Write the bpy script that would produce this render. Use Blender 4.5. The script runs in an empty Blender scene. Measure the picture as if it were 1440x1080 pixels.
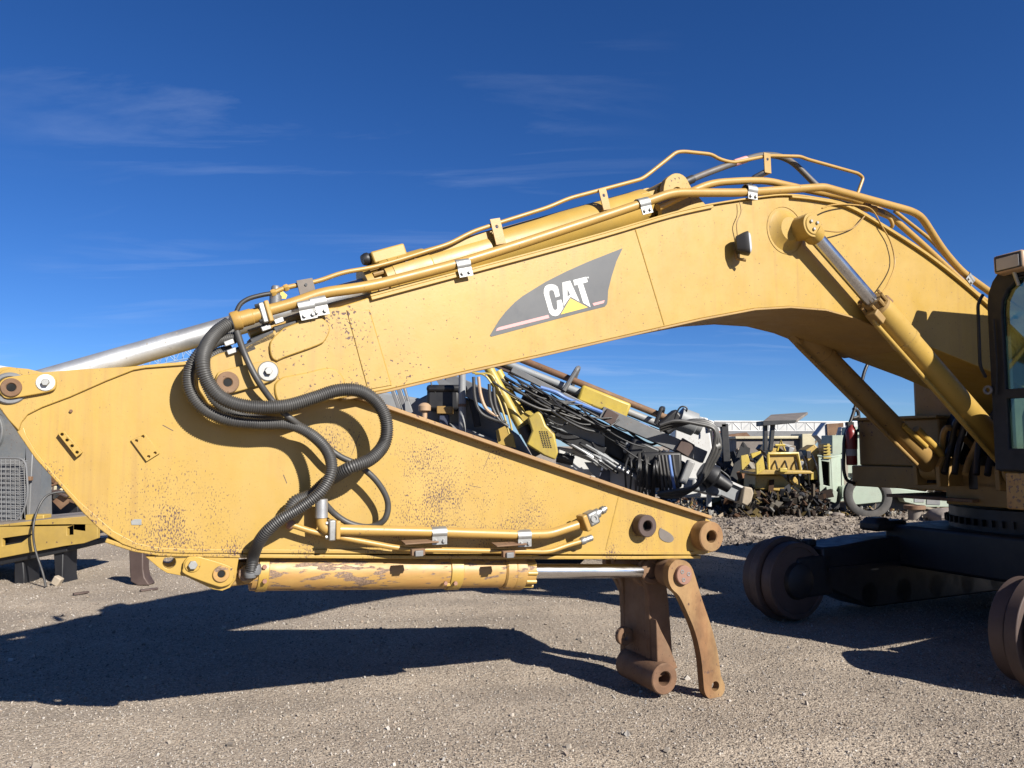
import bpy, math, random
import numpy as np
from mathutils import Vector, Matrix, geometry
random.seed(7); rng = np.random.default_rng(7)
S = bpy.context.scene; COL = S.collection

# ------------------------------------------------------------------ camera, sky, sun, exposure
FPX = 1080.0; HZ = 627.0; EYE = 1.6
PITCH = math.atan((HZ - 540) / FPX)
cam = bpy.data.cameras.new('camera'); cam.sensor_width = 36; cam.lens = 36 * FPX / 1440
cam.clip_start = 0.05; cam.clip_end = 6000
camo = bpy.data.objects.new('camera', cam); COL.objects.link(camo)
camo.location = (0, 0, EYE); camo.rotation_euler = (math.pi / 2 + PITCH, 0, 0)
S.camera = camo
SUN = Vector((1.16, -1.17, 1.0)).normalized()
elev = math.asin(SUN.z); azim = math.atan2(SUN.x, SUN.y)
CLX, CLY = 1.9, 7.7
W = bpy.data.worlds.new('World'); S.world = W; W.use_nodes = True
nt = W.node_tree; nt.nodes.clear()
def WN(t, **k):
    n = nt.nodes.new(t)
    for a, b in k.items(): setattr(n, a, b)
    return n
sky = WN('ShaderNodeTexSky', sky_type='NISHITA', sun_disc=False, sun_elevation=elev, sun_rotation=azim,
         altitude=1600, air_density=0.9, dust_density=0.40, ozone_density=4.0)
hsv = WN('ShaderNodeHueSaturation'); hsv.inputs['Saturation'].default_value = 1.18; hsv.inputs['Value'].default_value = 0.80
bg = WN('ShaderNodeBackground'); bg.inputs['Strength'].default_value = 0.05
out = WN('ShaderNodeOutputWorld')
geo = WN('ShaderNodeTexCoord')
sep = WN('ShaderNodeSeparateXYZ'); nt.links.new(geo.outputs['Generated'], sep.inputs[0])
mz = WN('ShaderNodeMath', operation='ADD'); nt.links.new(sep.outputs['Z'], mz.inputs[0]); mz.inputs[1].default_value = 0.09
dx = WN('ShaderNodeMath', operation='DIVIDE'); nt.links.new(sep.outputs['X'], dx.inputs[0]); nt.links.new(mz.outputs[0], dx.inputs[1])
dy = WN('ShaderNodeMath', operation='DIVIDE'); nt.links.new(sep.outputs['Y'], dy.inputs[0]); nt.links.new(mz.outputs[0], dy.inputs[1])
cx = WN('ShaderNodeCombineXYZ'); nt.links.new(dx.outputs[0], cx.inputs[0]); nt.links.new(dy.outputs[0], cx.inputs[1])
mp = WN('ShaderNodeMapping'); mp.inputs['Location'].default_value = (CLX, CLY, 0); mp.inputs['Rotation'].default_value = (0, 0, 0.22); mp.inputs['Scale'].default_value = (0.5, 1.7, 1)
nt.links.new(cx.outputs[0], mp.inputs[0])
n1 = WN('ShaderNodeTexNoise'); n1.inputs['Scale'].default_value = 1.5; n1.inputs['Detail'].default_value = 9; n1.inputs['Roughness'].default_value = 0.6
n1.inputs['Distortion'].default_value = 0.7
nt.links.new(mp.outputs[0], n1.inputs['Vector'])
n2 = WN('ShaderNodeTexNoise'); n2.inputs['Scale'].default_value = 0.55; n2.inputs['Detail'].default_value = 3
mp2 = WN('ShaderNodeMapping'); mp2.inputs['Location'].default_value = (CLX * 1.7, CLY * .6, 0); nt.links.new(cx.outputs[0], mp2.inputs[0]); nt.links.new(mp2.outputs[0], n2.inputs['Vector'])
r1 = WN('ShaderNodeMapRange'); r1.inputs[1].default_value = 0.5; r1.inputs[2].default_value = 0.85
r2 = WN('ShaderNodeMapRange'); r2.inputs[1].default_value = 0.44; r2.inputs[2].default_value = 0.66
nt.links.new(n1.outputs['Fac'], r1.inputs[0]); nt.links.new(n2.outputs['Fac'], r2.inputs[0])
mm = WN('ShaderNodeMath', operation='MULTIPLY'); nt.links.new(r1.outputs[0], mm.inputs[0]); nt.links.new(r2.outputs[0], mm.inputs[1])
ms = WN('ShaderNodeMath', operation='MULTIPLY'); nt.links.new(mm.outputs[0], ms.inputs[0]); ms.inputs[1].default_value = 0.42
mx = WN('ShaderNodeMix', data_type='RGBA')
nt.links.new(sky.outputs[0], hsv.inputs['Color']); nt.links.new(ms.outputs[0], mx.inputs['Factor'])
tn = WN('ShaderNodeMix', data_type='RGBA', blend_type='MULTIPLY'); tn.inputs['Factor'].default_value = 1
nt.links.new(hsv.outputs[0], tn.inputs['A']); tn.inputs['B'].default_value = (0.80, 1.0, 1.36, 1); nt.links.new(tn.outputs['Result'], mx.inputs['A']); mx.inputs['B'].default_value = (6.6, 7.8, 10.0, 1)
nt.links.new(mx.outputs['Result'], bg.inputs['Color']); nt.links.new(bg.outputs[0], out.inputs[0])
sd = bpy.data.lights.new('sun', 'SUN'); sd.energy = 5.0; sd.angle = math.radians(0.5); sd.color = (1.0, 0.955, 0.88)
so = bpy.data.objects.new('sun', sd); COL.objects.link(so)
so.rotation_euler = SUN.to_track_quat('Z', 'Y').to_euler(); so.location = (20, -20, 20)
S.render.engine = 'CYCLES'
S.view_settings.view_transform = 'Standard'; S.view_settings.look = 'None'
S.view_settings.gamma = 1.0; S.view_settings.exposure = 1.05

# ------------------------------------------------------------------ frames: world, and the excavator's own (u along boom, v away, z)
PSI = math.radians(25.5); CP, SP = math.cos(PSI), math.sin(PSI)
ct, st = math.cos(PITCH), math.sin(PITCH)
def ray(px, py):
    x = (px - 720) / FPX; y = (540 - py) / FPX
    return Vector((x, ct - y * st, st + y * ct))
def at(px, py, Y):
    r = ray(px, py); t = Y / r.y
    return Vector((r.x * t, Y, EYE + r.z * t))
def gnd(px, py, z=0.0):
    r = ray(px, py); t = (z - EYE) / r.z
    return Vector((r.x * t, r.y * t, z))
def on(px, py, v):                       # point of the excavator plane v seen there -> (u, v, z)
    r = ray(px, py); rv = -SP * r.x + CP * r.y; t = v / rv
    return Vector(((CP * r.x + SP * r.y) * t, v, EYE + r.z * t))
def uz(pts, v): return [(p.x, p.z) for p in (on(a, b, v) for a, b in pts)]

# ------------------------------------------------------------------ mesh builder
class MB:
    def __init__(s): s.v = []; s.f = []
    def add(s, vs, fs):
        o = len(s.v); s.v += [Vector(p) for p in vs]; s.f += [tuple(i + o for i in f) for f in fs]; return s
    def prism(s, poly, y0, y1, holes=()):
        loops = [list(poly)] + [list(h) for h in holes]
        tri = geometry.tessellate_polygon([[Vector((a, b, 0)) for a, b in L] for L in loops])
        flat = [p for L in loops for p in L]; n = len(flat)
        vs = [(a, y0, b) for a, b in flat] + [(a, y1, b) for a, b in flat]
        fs = []
        def area(L): return sum(L[i][0] * L[(i + 1) % len(L)][1] - L[(i + 1) % len(L)][0] * L[i][1] for i in range(len(L)))
        if not holes:
            idx = list(range(n))
            if area(loops[0]) < 0: idx.reverse()
            fs.append(tuple(idx)); fs.append(tuple(i + n for i in reversed(idx)))
        else:
            for t in tri:
                a, b, c = [flat[i] for i in t]
                cr = (b[0] - a[0]) * (c[1] - a[1]) - (b[1] - a[1]) * (c[0] - a[0])
                t = t if cr > 0 else tuple(reversed(t))
                fs.append(tuple(t)); fs.append(tuple(i + n for i in reversed(t)))
        o = 0
        for k, L in enumerate(loops):
            m = len(L); ccw = (area(L) > 0) == (k == 0)
            for i in range(m):
                a, b = o + i, o + (i + 1) % m
                fs.append((a, a + n, b + n, b) if ccw else (a, b, b + n, a + n))
            o += m
        if y1 < y0: fs = [tuple(reversed(f)) for f in fs]
        return s.add(vs, fs)
    def box(s, c, d, R=None):
        c = Vector(c); vs = []
        for x in (-.5, .5):
            for y in (-.5, .5):
                for z in (-.5, .5):
                    p = Vector((x * d[0], y * d[1], z * d[2]))
                    if R: p = R @ p
                    vs.append(c + p)
        return s.add(vs, [(0, 1, 3, 2), (4, 6, 7, 5), (0, 4, 5, 1), (2, 3, 7, 6), (0, 2, 6, 4), (1, 5, 7, 3)])
    def beam(s, a, b, w, h, up=(0, 0, 1)):      # box from a to b, w sideways, h along up
        a, b = Vector(a), Vector(b); x = (b - a); L = x.length; x.normalize(); up = Vector(up)
        y = up.cross(x)
        if y.length < 1e-4: y = Vector((0, 1, 0)).cross(x)
        y.normalize(); z = x.cross(y)
        R = Matrix((x, y, z)).transposed()
        return s.box((a + b) / 2, (L, w, h), R)
    def lathe(s, p0, ax, prof, n=24, closed=False):
        p0 = Vector(p0); ax = Vector(ax).normalized()
        e1 = ax.cross(Vector((0, 0, 1)));
        if e1.length < 1e-3: e1 = ax.cross(Vector((1, 0, 0)))
        e1.normalize(); e2 = ax.cross(e1)
        vs = []; fs = []
        for (t, r) in prof:
            for k in range(n):
                a = 2 * math.pi * k / n
                vs.append(p0 + ax * t + (e1 * math.cos(a) + e2 * math.sin(a)) * r)
        m = len(prof)
        for i in range(m - 1 + (1 if closed else 0)):
            j = (i + 1) % m
            for k in range(n):
                l = (k + 1) % n
                fs.append((i * n + k, i * n + l, j * n + l, j * n + k))
        if not closed:
            fs.append(tuple(reversed(range(n)))); fs.append(tuple(range((m - 1) * n, m * n)))
        return s.add(vs, fs)
    def cyl(s, a, b, r, n=20, r1=None):
        a, b = Vector(a), Vector(b); L = (b - a).length
        return s.lathe(a, b - a, [(0, r), (L, r if r1 is None else r1)], n)
    def ring(s, a, b, ro, ri, n=28):
        a, b = Vector(a), Vector(b); L = (b - a).length; c = min(.006, ro * .08)
        return s.lathe(a, b - a, [(c, ro), (L - c, ro), (L, ro - c), (L, ri + c), (L - c, ri), (c, ri), (0, ri + c), (0, ro - c)], n, True)
    def tube(s, pts, r, n=10, rf=None, caps=True):
        P = [Vector(p) for p in pts]; m = len(P)
        T = [(P[min(i + 1, m - 1)] - P[max(i - 1, 0)]).normalized() for i in range(m)]
        e = T[0].cross(Vector((0, 0, 1)))
        if e.length < 1e-3: e = T[0].cross(Vector((0, 1, 0)))
        e.normalize(); vs = []; fs = []
        for i in range(m):
            e = (e - T[i] * e.dot(T[i])); e.normalize(); g = T[i].cross(e)
            rr = r * (rf(i) if rf else 1)
            for k in range(n):
                a = 2 * math.pi * k / n
                vs.append(P[i] + (e * math.cos(a) + g * math.sin(a)) * rr)
        for i in range(m - 1):
            for k in range(n):
                l = (k + 1) % n; fs.append((i * n + k, i * n + l, (i + 1) * n + l, (i + 1) * n + k))
        if caps: fs.append(tuple(reversed(range(n)))); fs.append(tuple(range((m - 1) * n, m * n)))
        return s.add(vs, fs)
    def quad(s, a, b, c, d, t=(0, .01, 0)):     # thin plate through four points, real thickness t
        P = [Vector(p) for p in (a, b, c, d)]; t = Vector(t)
        return s.add(P + [p + t for p in P], [(0, 1, 2, 3), (7, 6, 5, 4), (0, 4, 5, 1), (1, 5, 6, 2), (2, 6, 7, 3), (3, 7, 4, 0)])

BASE = {}
def link(name, me, parent=None):
    o = bpy.data.objects.new(name, me); COL.objects.link(o)
    if parent: o.parent = parent
    return o
def build(name, mb, mat, parent=None, bev=0, base=None, label=None, angle=38, fix=True, kind=None):
    b = Vector(base) if base is not None else (BASE[parent.name] if parent else Vector((0, 0, 0)))
    me = bpy.data.meshes.new(name)
    me.from_pydata([tuple(p - b) for p in mb.v], [], mb.f); me.update()
    if fix and len(mb.f) < 60000:
        import bmesh
        bm = bmesh.new(); bm.from_mesh(me); bmesh.ops.recalc_face_normals(bm, faces=bm.faces); bm.to_mesh(me); bm.free()
    me.polygons.foreach_set('use_smooth', [True] * len(me.polygons))
    me.set_sharp_from_angle(angle=math.radians(angle))
    me.materials.append(mat)
    o = link(name, me, parent); BASE[o.name] = b
    if bev:
        m = o.modifiers.new('bevel', 'BEVEL'); m.width = bev; m.segments = 2; m.limit_method = 'ANGLE'; m.angle_limit = math.radians(40)
        m.harden_normals = False
    if label: o['label'] = label
    if kind: o['kind'] = kind
    return o
def thing(name, label, cat, base=(0, 0, 0), rot=0.0, group=None):
    o = bpy.data.objects.new(name, None); COL.objects.link(o); o.empty_display_size = .2
    b = Vector(base); o.rotation_euler = (0, 0, rot)
    o.location = Matrix.Rotation(rot, 3, 'Z') @ b
    o['label'] = label; o['category'] = cat
    if group: o['group'] = group
    BASE[o.name] = b; return o
def solo(name, mb, mat, label, cat, bev=0, group=None):      # a thing that is one mesh
    c = Vector((sum(p.x for p in mb.v) / len(mb.v), sum(p.y for p in mb.v) / len(mb.v), min(p.z for p in mb.v)))
    o = build(name, mb, mat, None, bev, base=c); o.location = c
    o['label'] = label; o['category'] = cat
    if group: o['group'] = group
    return o
def spline(P, per=8):
    P = [Vector(p) for p in P]; out = []
    for i in range(len(P) - 1):
        p0 = P[max(i - 1, 0)]; p1 = P[i]; p2 = P[i + 1]; p3 = P[min(i + 2, len(P) - 1)]
        for k in range(per):
            t = k / per
            out.append(.5 * ((2 * p1) + (-p0 + p2) * t + (2 * p0 - 5 * p1 + 4 * p2 - p3) * t * t + (-p0 + 3 * p1 - 3 * p2 + p3) * t ** 3))
    out.append(P[-1]); return out
def resample(P, step):
    d = [0]
    for i in range(1, len(P)): d.append(d[-1] + (P[i] - P[i - 1]).length)
    n = max(2, int(d[-1] / step)); out = []; j = 0
    for k in range(n + 1):
        s_ = d[-1] * k / n
        while j < len(d) - 2 and d[j + 1] < s_: j += 1
        t = (s_ - d[j]) / max(1e-9, d[j + 1] - d[j]); out.append(P[j].lerp(P[j + 1], min(1, t)))
    return out
def bend(P, r=.05, k=5):                     # polyline with rounded corners (bent steel pipe)
    P = [Vector(p) for p in P]; out = [P[0]]
    for i in range(1, len(P) - 1):
        a = P[i - 1] - P[i]; b = P[i + 1] - P[i]; q = min(r, a.length * .45, b.length * .45)
        A = P[i] + a.normalized() * q; B = P[i] + b.normalized() * q
        for j in range(k + 1):
            t = j / k; out.append(A.lerp(P[i], t).lerp(P[i].lerp(B, t), t))
    out.append(P[-1]); return out
def circ(c, r, n=24, a0=0, a1=360): return [(c[0] + r * math.cos(math.radians(a0 + (a1 - a0) * k / n)), c[1] + r * math.sin(math.radians(a0 + (a1 - a0) * k / n))) for k in range(n + (0 if a1 - a0 == 360 else 1))]
def band(pl, t):                              # strip polygon: the polyline and its copy shifted by t to the left
    n = len(pl); off = []
    for i in range(n):
        a = pl[max(0, i - 1)]; b = pl[min(n - 1, i + 1)]; dx_, dy_ = b[0] - a[0], b[1] - a[1]; L = math.hypot(dx_, dy_)
        off.append((pl[i][0] - dy_ / L * t, pl[i][1] + dx_ / L * t))
    return list(pl) + off[::-1]
def smooth2(pl, per=5): return [(p.x, p.y) for p in spline([Vector((a, b, 0)) for a, b in pl], per)]

# ------------------------------------------------------------------ materials
def mat(name, col, rough=.5, metal=0, chips=0, chipcol=(.10, .055, .045), areas=None, dust=0.0, dustcol=(.38, .32, .25), vary=.12,
        bump=.1, stretch=None, chipscale=55, coat=0, nscale=3.0, bscale=60, chipbase=.66, streak=0):
    m = bpy.data.materials.new(name); m.use_nodes = True; t = m.node_tree; N = t.nodes; L = t.links
    q_ = .9 if metal > .5 else .66
    col = tuple(x * q_ for x in col); chipcol = tuple(x * .55 for x in chipcol); dustcol = tuple(x * .62 for x in dustcol)
    b = N['Principled BSDF']; b.inputs['Roughness'].default_value = rough; b.inputs['Metallic'].default_value = metal
    if coat: b.inputs['Coat Weight'].default_value = coat; b.inputs['Coat Roughness'].default_value = .15
    tc = N.new('ShaderNodeTexCoord'); vec = tc.outputs['Object']
    def noise(sc, det=4, ro=.6, v=None, dist=0):
        n = N.new('ShaderNodeTexNoise'); n.inputs['Scale'].default_value = sc; n.inputs['Detail'].default_value = det
        n.inputs['Roughness'].default_value = ro; n.inputs['Distortion'].default_value = dist; L.new(v or vec, n.inputs['Vector']); return n.outputs['Fac']
    def rng_(x, a, c, lo=0, hi=1):
        n = N.new('ShaderNodeMapRange'); n.inputs[1].default_value = a; n.inputs[2].default_value = c
        n.inputs[3].default_value = lo; n.inputs[4].default_value = hi; L.new(x, n.inputs[0]); return n.outputs[0]
    def op(o_, a, c):
        n = N.new('ShaderNodeMath'); n.operation = o_
        for i, x in enumerate((a, c)):
            if isinstance(x, (int, float)): n.inputs[i].default_value = x
            else: L.new(x, n.inputs[i])
        return n.outputs[0]
    def mixc(f, a, c):
        n = N.new('ShaderNodeMix'); n.data_type = 'RGBA'
        if isinstance(f, float): n.inputs['Factor'].default_value = f
        else: L.new(f, n.inputs['Factor'])
        for k, x in (('A', a), ('B', c)):
            if isinstance(x, tuple): n.inputs[k].default_value = x + (1,)
            else: L.new(x, n.inputs[k])
        return n.outputs['Result']
    sv = vec
    if stretch:
        mpn = N.new('ShaderNodeMapping'); mpn.inputs['Scale'].default_value = stretch; L.new(vec, mpn.inputs[0]); sv = mpn.outputs[0]
    lo = tuple(c * (1 - vary) for c in col); hi = tuple(min(.95, c * (1 + vary * .8)) for c in col)
    c = mixc(rng_(noise(nscale, 6, .65, sv), .3, .7), lo, hi)
    rg = rng_(noise(9, 5), .3, .7, rough * .85, min(1, rough * 1.2))
    if dust:
        c = mixc(op('MULTIPLY', rng_(noise(1.7, 8, .7, sv), .42, .72), dust), c, dustcol)
    hgt = noise(bscale, 6, .7)
    if streak:
        ms_ = N.new('ShaderNodeMapping'); ms_.inputs['Scale'].default_value = (20, 20, 1.0); L.new(vec, ms_.inputs[0])
        stn = op('MULTIPLY', rng_(noise(1.0, 7, .62, ms_.outputs[0]), .50, .78), rng_(noise(1.3, 4), .40, .62))
        c = mixc(op('MULTIPLY', stn, streak), c, tuple(x * .34 for x in (.66, .36, .13)))
        big_ = noise(.9, 3, .5); hgt = op('ADD', hgt, op('MULTIPLY', big_, 5.0))
    if chips:
        f = noise(chipscale, 3, .55, sv); thr = chipbase + .05 * (1 - chips)
        if areas:
            tot = None
            for (p, rad) in areas:
                vm = N.new('ShaderNodeVectorMath'); vm.operation = 'DISTANCE'; L.new(vec, vm.inputs[0]); vm.inputs[1].default_value = p
                q = rng_(vm.outputs['Value'], rad, 0, 0, 1)
                tot = q if tot is None else op('MAXIMUM', tot, q)
            mod = op('MULTIPLY', tot, rng_(noise(4, 3), .3, .65))
            f = op('ADD', f, op('MULTIPLY', mod, .21))
        else:
            f = op('ADD', f, rng_(noise(2.1, 3), .35, .75, -.08, .08))
        k = rng_(f, thr, thr + .02)
        halo = rng_(f, thr - .04, thr + .01)
        c = mixc(op('MULTIPLY', halo, .35), c, tuple(x * .55 for x in col))
        c = mixc(k, c, mixc(rng_(noise(120, 2), .4, .6), chipcol, tuple(min(1, x * 1.9) for x in chipcol)))
        rg = op('ADD', rg, op('MULTIPLY', k, .25)); hgt = op('SUBTRACT', hgt, op('MULTIPLY', k, .8))
        if metal: L.new(op('SUBTRACT', metal, k), b.inputs['Metallic'])
    L.new(c, b.inputs['Base Color']); L.new(rg, b.inputs['Roughness'])
    if bump:
        bn = N.new('ShaderNodeBump'); bn.inputs['Strength'].default_value = bump; bn.inputs['Distance'].default_value = .004
        L.new(hgt, bn.inputs['Height']); L.new(bn.outputs[0], b.inputs['Normal'])
    return m
ORG = Vector((7.6, 4.44, 0))                 # base of the excavator in its own frame
def loc(px, py, v): return tuple(on(px, py, v) - ORG)
YEL = (.505, .318, .062)
VS, VB = 4.12, 4.05                          # near planes of stick and boom
M = {}
M['boom'] = mat('boom_paint', YEL, .42, streak=.5, chips=.35, dust=.18, dustcol=(.55, .40, .2), chipscale=70, vary=.07, areas=[(loc(455, 450, VB), .42), (loc(500, 560, VB), .5), (loc(1180, 480, VB), .25)])
M['stick'] = mat('stick_paint', tuple(c * 1.0 for c in YEL), .45, streak=.6, chips=.5, dust=.22, dustcol=(.55, .40, .2), chipscale=150, vary=.08, stretch=(1, 1, .5),
                 areas=[(loc(600, 690, VS), .75), (loc(700, 710, VS), .65), (loc(250, 735, VS), .40), (loc(200, 745, VS), .25), (loc(480, 640, VS), .3), (loc(900, 740, VS), .3), (loc(20, 540, VS), .22)] + [(loc(x_, 776, VS), .13) for x_ in (330, 430, 520, 640, 760, 860)] + [(loc(70, 665, VS), .10), (loc(130, 735, VS), .14), (loc(700, 635, VS), .12), (loc(850, 690, VS), .12)])
M['yel'] = mat('yellow_paint', YEL, .42, chips=.35, chipscale=50, vary=.1, dust=.15, dustcol=(.5, .38, .2), bump=.08)
M['pipe'] = mat('pipe_paint', (.50, .30, .075), .4, chips=.45, chipscale=60, vary=.1)
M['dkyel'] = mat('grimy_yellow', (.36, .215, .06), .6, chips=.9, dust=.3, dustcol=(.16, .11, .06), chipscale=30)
M['worn'] = mat('worn_yellow', (.52, .31, .09), .5, chips=1, chipcol=(.20, .13, .085), chipscale=11, stretch=(1, 3.6, 3.6), dust=.7, dustcol=(.50, .23, .07), vary=.2, chipbase=.55, streak=.5, nscale=5)
M['old'] = mat('old_bright_yellow', (.50, .33, .07), .5, chips=.9, dust=.4, chipscale=18, dustcol=(.36, .25, .12), vary=.2)
M['lemon'] = mat('lemon_yellow', (.56, .41, .06), .45, chips=.9, dust=.5, dustcol=(.3, .24, .14), streak=.5, chipscale=25)
M['chrome'] = mat('chrome', (.62, .63, .65), .24, 1, vary=.1, bump=.04, stretch=(1, 1, 1), dust=.25, dustcol=(.4, .37, .33), nscale=6)
M['dull'] = mat('dull_chrome', (.52, .53, .54), .46, .75, chips=.5, chipcol=(.22, .19, .16), vary=.15, dust=.55, dustcol=(.33, .30, .26), nscale=4)
M['zinc'] = mat('zinc', (.34, .34, .325), .5, .85, chips=.3, chipcol=(.2, .15, .1), vary=.15, dust=.2)
M['gsteel'] = mat('grey_steel', (.23, .235, .24), .5, .3, chips=.7, chipcol=(.16, .09, .06), vary=.15, dust=.3)
M['mgrey'] = mat('mid_grey_paint', (.15, .16, .165), .55, chips=.7, chipcol=(.13, .08, .06), vary=.15, dust=.5)
M['lgrey'] = mat('light_grey_paint', (.29, .305, .315), .5, chips=.8, chipcol=(.13, .08, .06), vary=.12, dust=.4)
M['rust'] = mat('rusty_steel', (.20, .105, .055), .75, .15, chips=.7, chipcol=(.06, .035, .025), vary=.35, dust=.75, dustcol=(.36, .24, .14), bump=.3, nscale=6)
M['rustochre'] = mat('rusty_ochre_steel', (.25, .125, .05), .7, .1, streak=.4, chips=.95, chipcol=(.10, .055, .04), vary=.45, dust=1.0, dustcol=(.55, .36, .15), bump=.25, nscale=7, stretch=(1, 1, .5))  # mottled ochre rust, paler than the plain rusty steel
M['brown'] = mat('brown_steel', (.10, .065, .055), .6, .2, vary=.25, dust=.35, dustcol=(.2, .15, .12))
M['pinkrust'] = mat('pink_rust', (.33, .16, .11), .7, vary=.2, dust=.4, dustcol=(.4, .26, .16))
M['hole'] = mat('bore_dark', (.004, .004, .004), .9, bump=0)  # near-black discs stand in for the darkness inside the bores
M['rubber'] = mat('rubber', (.030, .028, .027), .55, vary=.2, dust=.35, dustcol=(.10, .095, .085), bump=.1)
M['hose'] = mat('hose_rubber', (.040, .038, .036), .5, vary=.3, dust=.6, dustcol=(.13, .125, .115), bump=.05)
M['tyre'] = mat('tyre_rubber', (.085, .08, .075), .85, vary=.2, dust=.6, dustcol=(.22, .2, .175), bump=.3, bscale=40)
M['black'] = mat('black_grime', (.014, .014, .016), .5, vary=.3, dust=.3, dustcol=(.035, .032, .03), bump=.15)
M['cabblk'] = mat('cab_black', (.008, .009, .012), .62, vary=.2, bump=.03)
M['white'] = mat('white_paint', (.70, .70, .68), .45, chips=.6, chipcol=(.2, .13, .09), vary=.06, dust=.35)
M['cream'] = mat('cream_paint', (.62, .55, .36), .55, chips=.7, chipcol=(.2, .12, .07), dust=.4)
M['green'] = mat('pale_green_paint', (.40, .47, .37), .5, chips=.7, chipcol=(.12, .08, .06), dust=.35, vary=.08)
M['orange'] = mat('orange_paint', (.60, .13, .03), .5, dust=.3)
M['blue'] = mat('blue_hose', (.10, .22, .55), .5, dust=.2)
M['navy'] = mat('navy_steel', (.035, .05, .10), .5, dust=.2)
M['red'] = mat('red_enamel', (.20, .012, .012), .35)  # darkened red: shade on the fire extinguisher put into the colour
M['decal'] = mat('grey_vinyl', (.095, .097, .10), .45, chips=.12, chipscale=30, chipcol=(.2, .18, .15), vary=.1, bump=.02)
M['dwhite'] = mat('white_vinyl', (.76, .76, .72), .4, vary=.04, bump=.02)
M['dyel'] = mat('yellow_vinyl', (.80, .56, .08), .4, vary=.05, bump=.02)
M['dpink'] = mat('faded_pink_vinyl', (.75, .36, .34), .45, vary=.05, bump=.02)
M['wood'] = mat('weathered_wood', (.36, .26, .16), .8, vary=.3, dust=.4, stretch=(1, 1, 1), bump=.3)
M['rock'] = mat('rock', (.27, .225, .19), .9, vary=.3, bump=.6, bscale=25)
M['conc'] = mat('broken_concrete', (.46, .38, .28), .9, vary=.2, bump=.5, bscale=30)
M['sheet'] = mat('dull_sheet', (.20, .17, .145), .7, vary=.25, dust=.5)
M['lens'] = mat('lamp_lens', (.55, .52, .46), .2, vary=.1, bump=.02)
M['tan'] = mat('tan_plastic', (.52, .34, .20), .5, vary=.1, dust=.3)
gl = bpy.data.materials.new('cab_glass'); gl.use_nodes = True; g = gl.node_tree
g.nodes.clear(); go_ = g.nodes.new('ShaderNodeOutputMaterial'); gm = g.nodes.new('ShaderNodeMixShader'); gt = g.nodes.new('ShaderNodeBsdfTransparent')
gg = g.nodes.new('ShaderNodeBsdfGlossy'); gt.inputs[0].default_value = (.42, .58, .52, 1); gg.inputs['Roughness'].default_value = .04; gg.inputs[0].default_value = (.9, .95, .93, 1)
fr = g.nodes.new('ShaderNodeFresnel'); fr.inputs[0].default_value = 1.6
g.links.new(fr.outputs[0], gm.inputs[0]); g.links.new(gt.outputs[0], gm.inputs[1]); g.links.new(gg.outputs[0], gm.inputs[2]); g.links.new(gm.outputs[0], go_.inputs[0])
M['glass'] = gl

# ------------------------------------------------------------------ ground: one sheet to the horizon
def vnoise(x, y, s, seed):
    r = np.random.default_rng(seed); G = r.random((64, 64)); a = x / s; b = y / s
    ia = np.floor(a).astype(int); ib = np.floor(b).astype(int); fa = a - ia; fb = b - ib
    fa = fa * fa * (3 - 2 * fa); fb = fb * fb * (3 - 2 * fb)
    g_ = lambda i, j: G[i % 64, j % 64]
    return (g_(ia, ib) * (1 - fa) + g_(ia + 1, ib) * fa) * (1 - fb) + (g_(ia, ib + 1) * (1 - fa) + g_(ia + 1, ib + 1) * fa) * fb - .5
def height(x, y):
    x = np.asarray(x, float); y = np.asarray(y, float)
    h = .022 * vnoise(x, y, 1.3, 1) + .012 * vnoise(x, y, .42, 2) + .007 * vnoise(x, y, .15, 3)
    for (ox, k_) in ((-.9, .10), (.75, .06), (2.9, -.08)):          # old wheel ruts
        h = h - .016 * np.exp(-((y - 4.6 - ox - k_ * x - .25 * np.sin(x * .5)) / .17) ** 2) + .008 * np.exp(-((y - 4.95 - ox - k_ * x - .25 * np.sin(x * .5)) / .12) ** 2)
    rough = np.clip((y - 11.5) / 3, 0, 1) * np.clip((x - 2.0) / 2, 0, 1)
    h = h + rough * (.10 * vnoise(x, y, .9, 4) + .06 * vnoise(x, y, .3, 5) + .04)
    return h * np.clip((60 - np.hypot(x, y)) / 30, 0, 1)
xs = np.concatenate([[-1800, -700, -300, -120, -60, -35], np.arange(-22, -7, .5), np.arange(-7, 8, .055), np.arange(8, 24, .25), [27, 35, 60, 120, 300, 700, 1800]])
ys = np.concatenate([[-1800, -600, -200, -60, -20, -6], np.arange(-3, 3, .3), np.arange(3, 11, .055), np.arange(11, 24, .11), [26, 30, 40, 60, 120, 300, 700, 2500]])
XX, YY = np.meshgrid(xs, ys, indexing='ij'); ZZ = height(XX, YY) - .006
nx, ny = XX.shape
I = np.arange(nx * ny).reshape(nx, ny)
F = np.stack([I[:-1, :-1], I[1:, :-1], I[1:, 1:], I[:-1, 1:]], -1).reshape(-1, 4)
def fast_mesh(name, V, F):
    me = bpy.data.meshes.new(name); me.vertices.add(len(V)); me.vertices.foreach_set('co', np.asarray(V, np.float32).ravel())
    k = F.shape[1]; me.loops.add(F.size); me.loops.foreach_set('vertex_index', F.astype(np.int32).ravel())
    me.polygons.add(len(F)); me.polygons.foreach_set('loop_start', np.arange(0, F.size, k, dtype=np.int32))
    me.update(calc_edges=True); me.shade_flat(); return me
me = fast_mesh('ground', np.stack([XX, YY, ZZ], -1).reshape(-1, 3), F)
me.shade_smooth()
GR = bpy.data.materials.new('gravel'); GR.use_nodes = True; t = GR.node_tree; N = t.nodes; L = t.links
b = N['Principled BSDF']; b.inputs['Roughness'].default_value = .95; b.inputs['Specular IOR Level'].default_value = .2
tc = N.new('ShaderNodeTexCoord')
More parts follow.
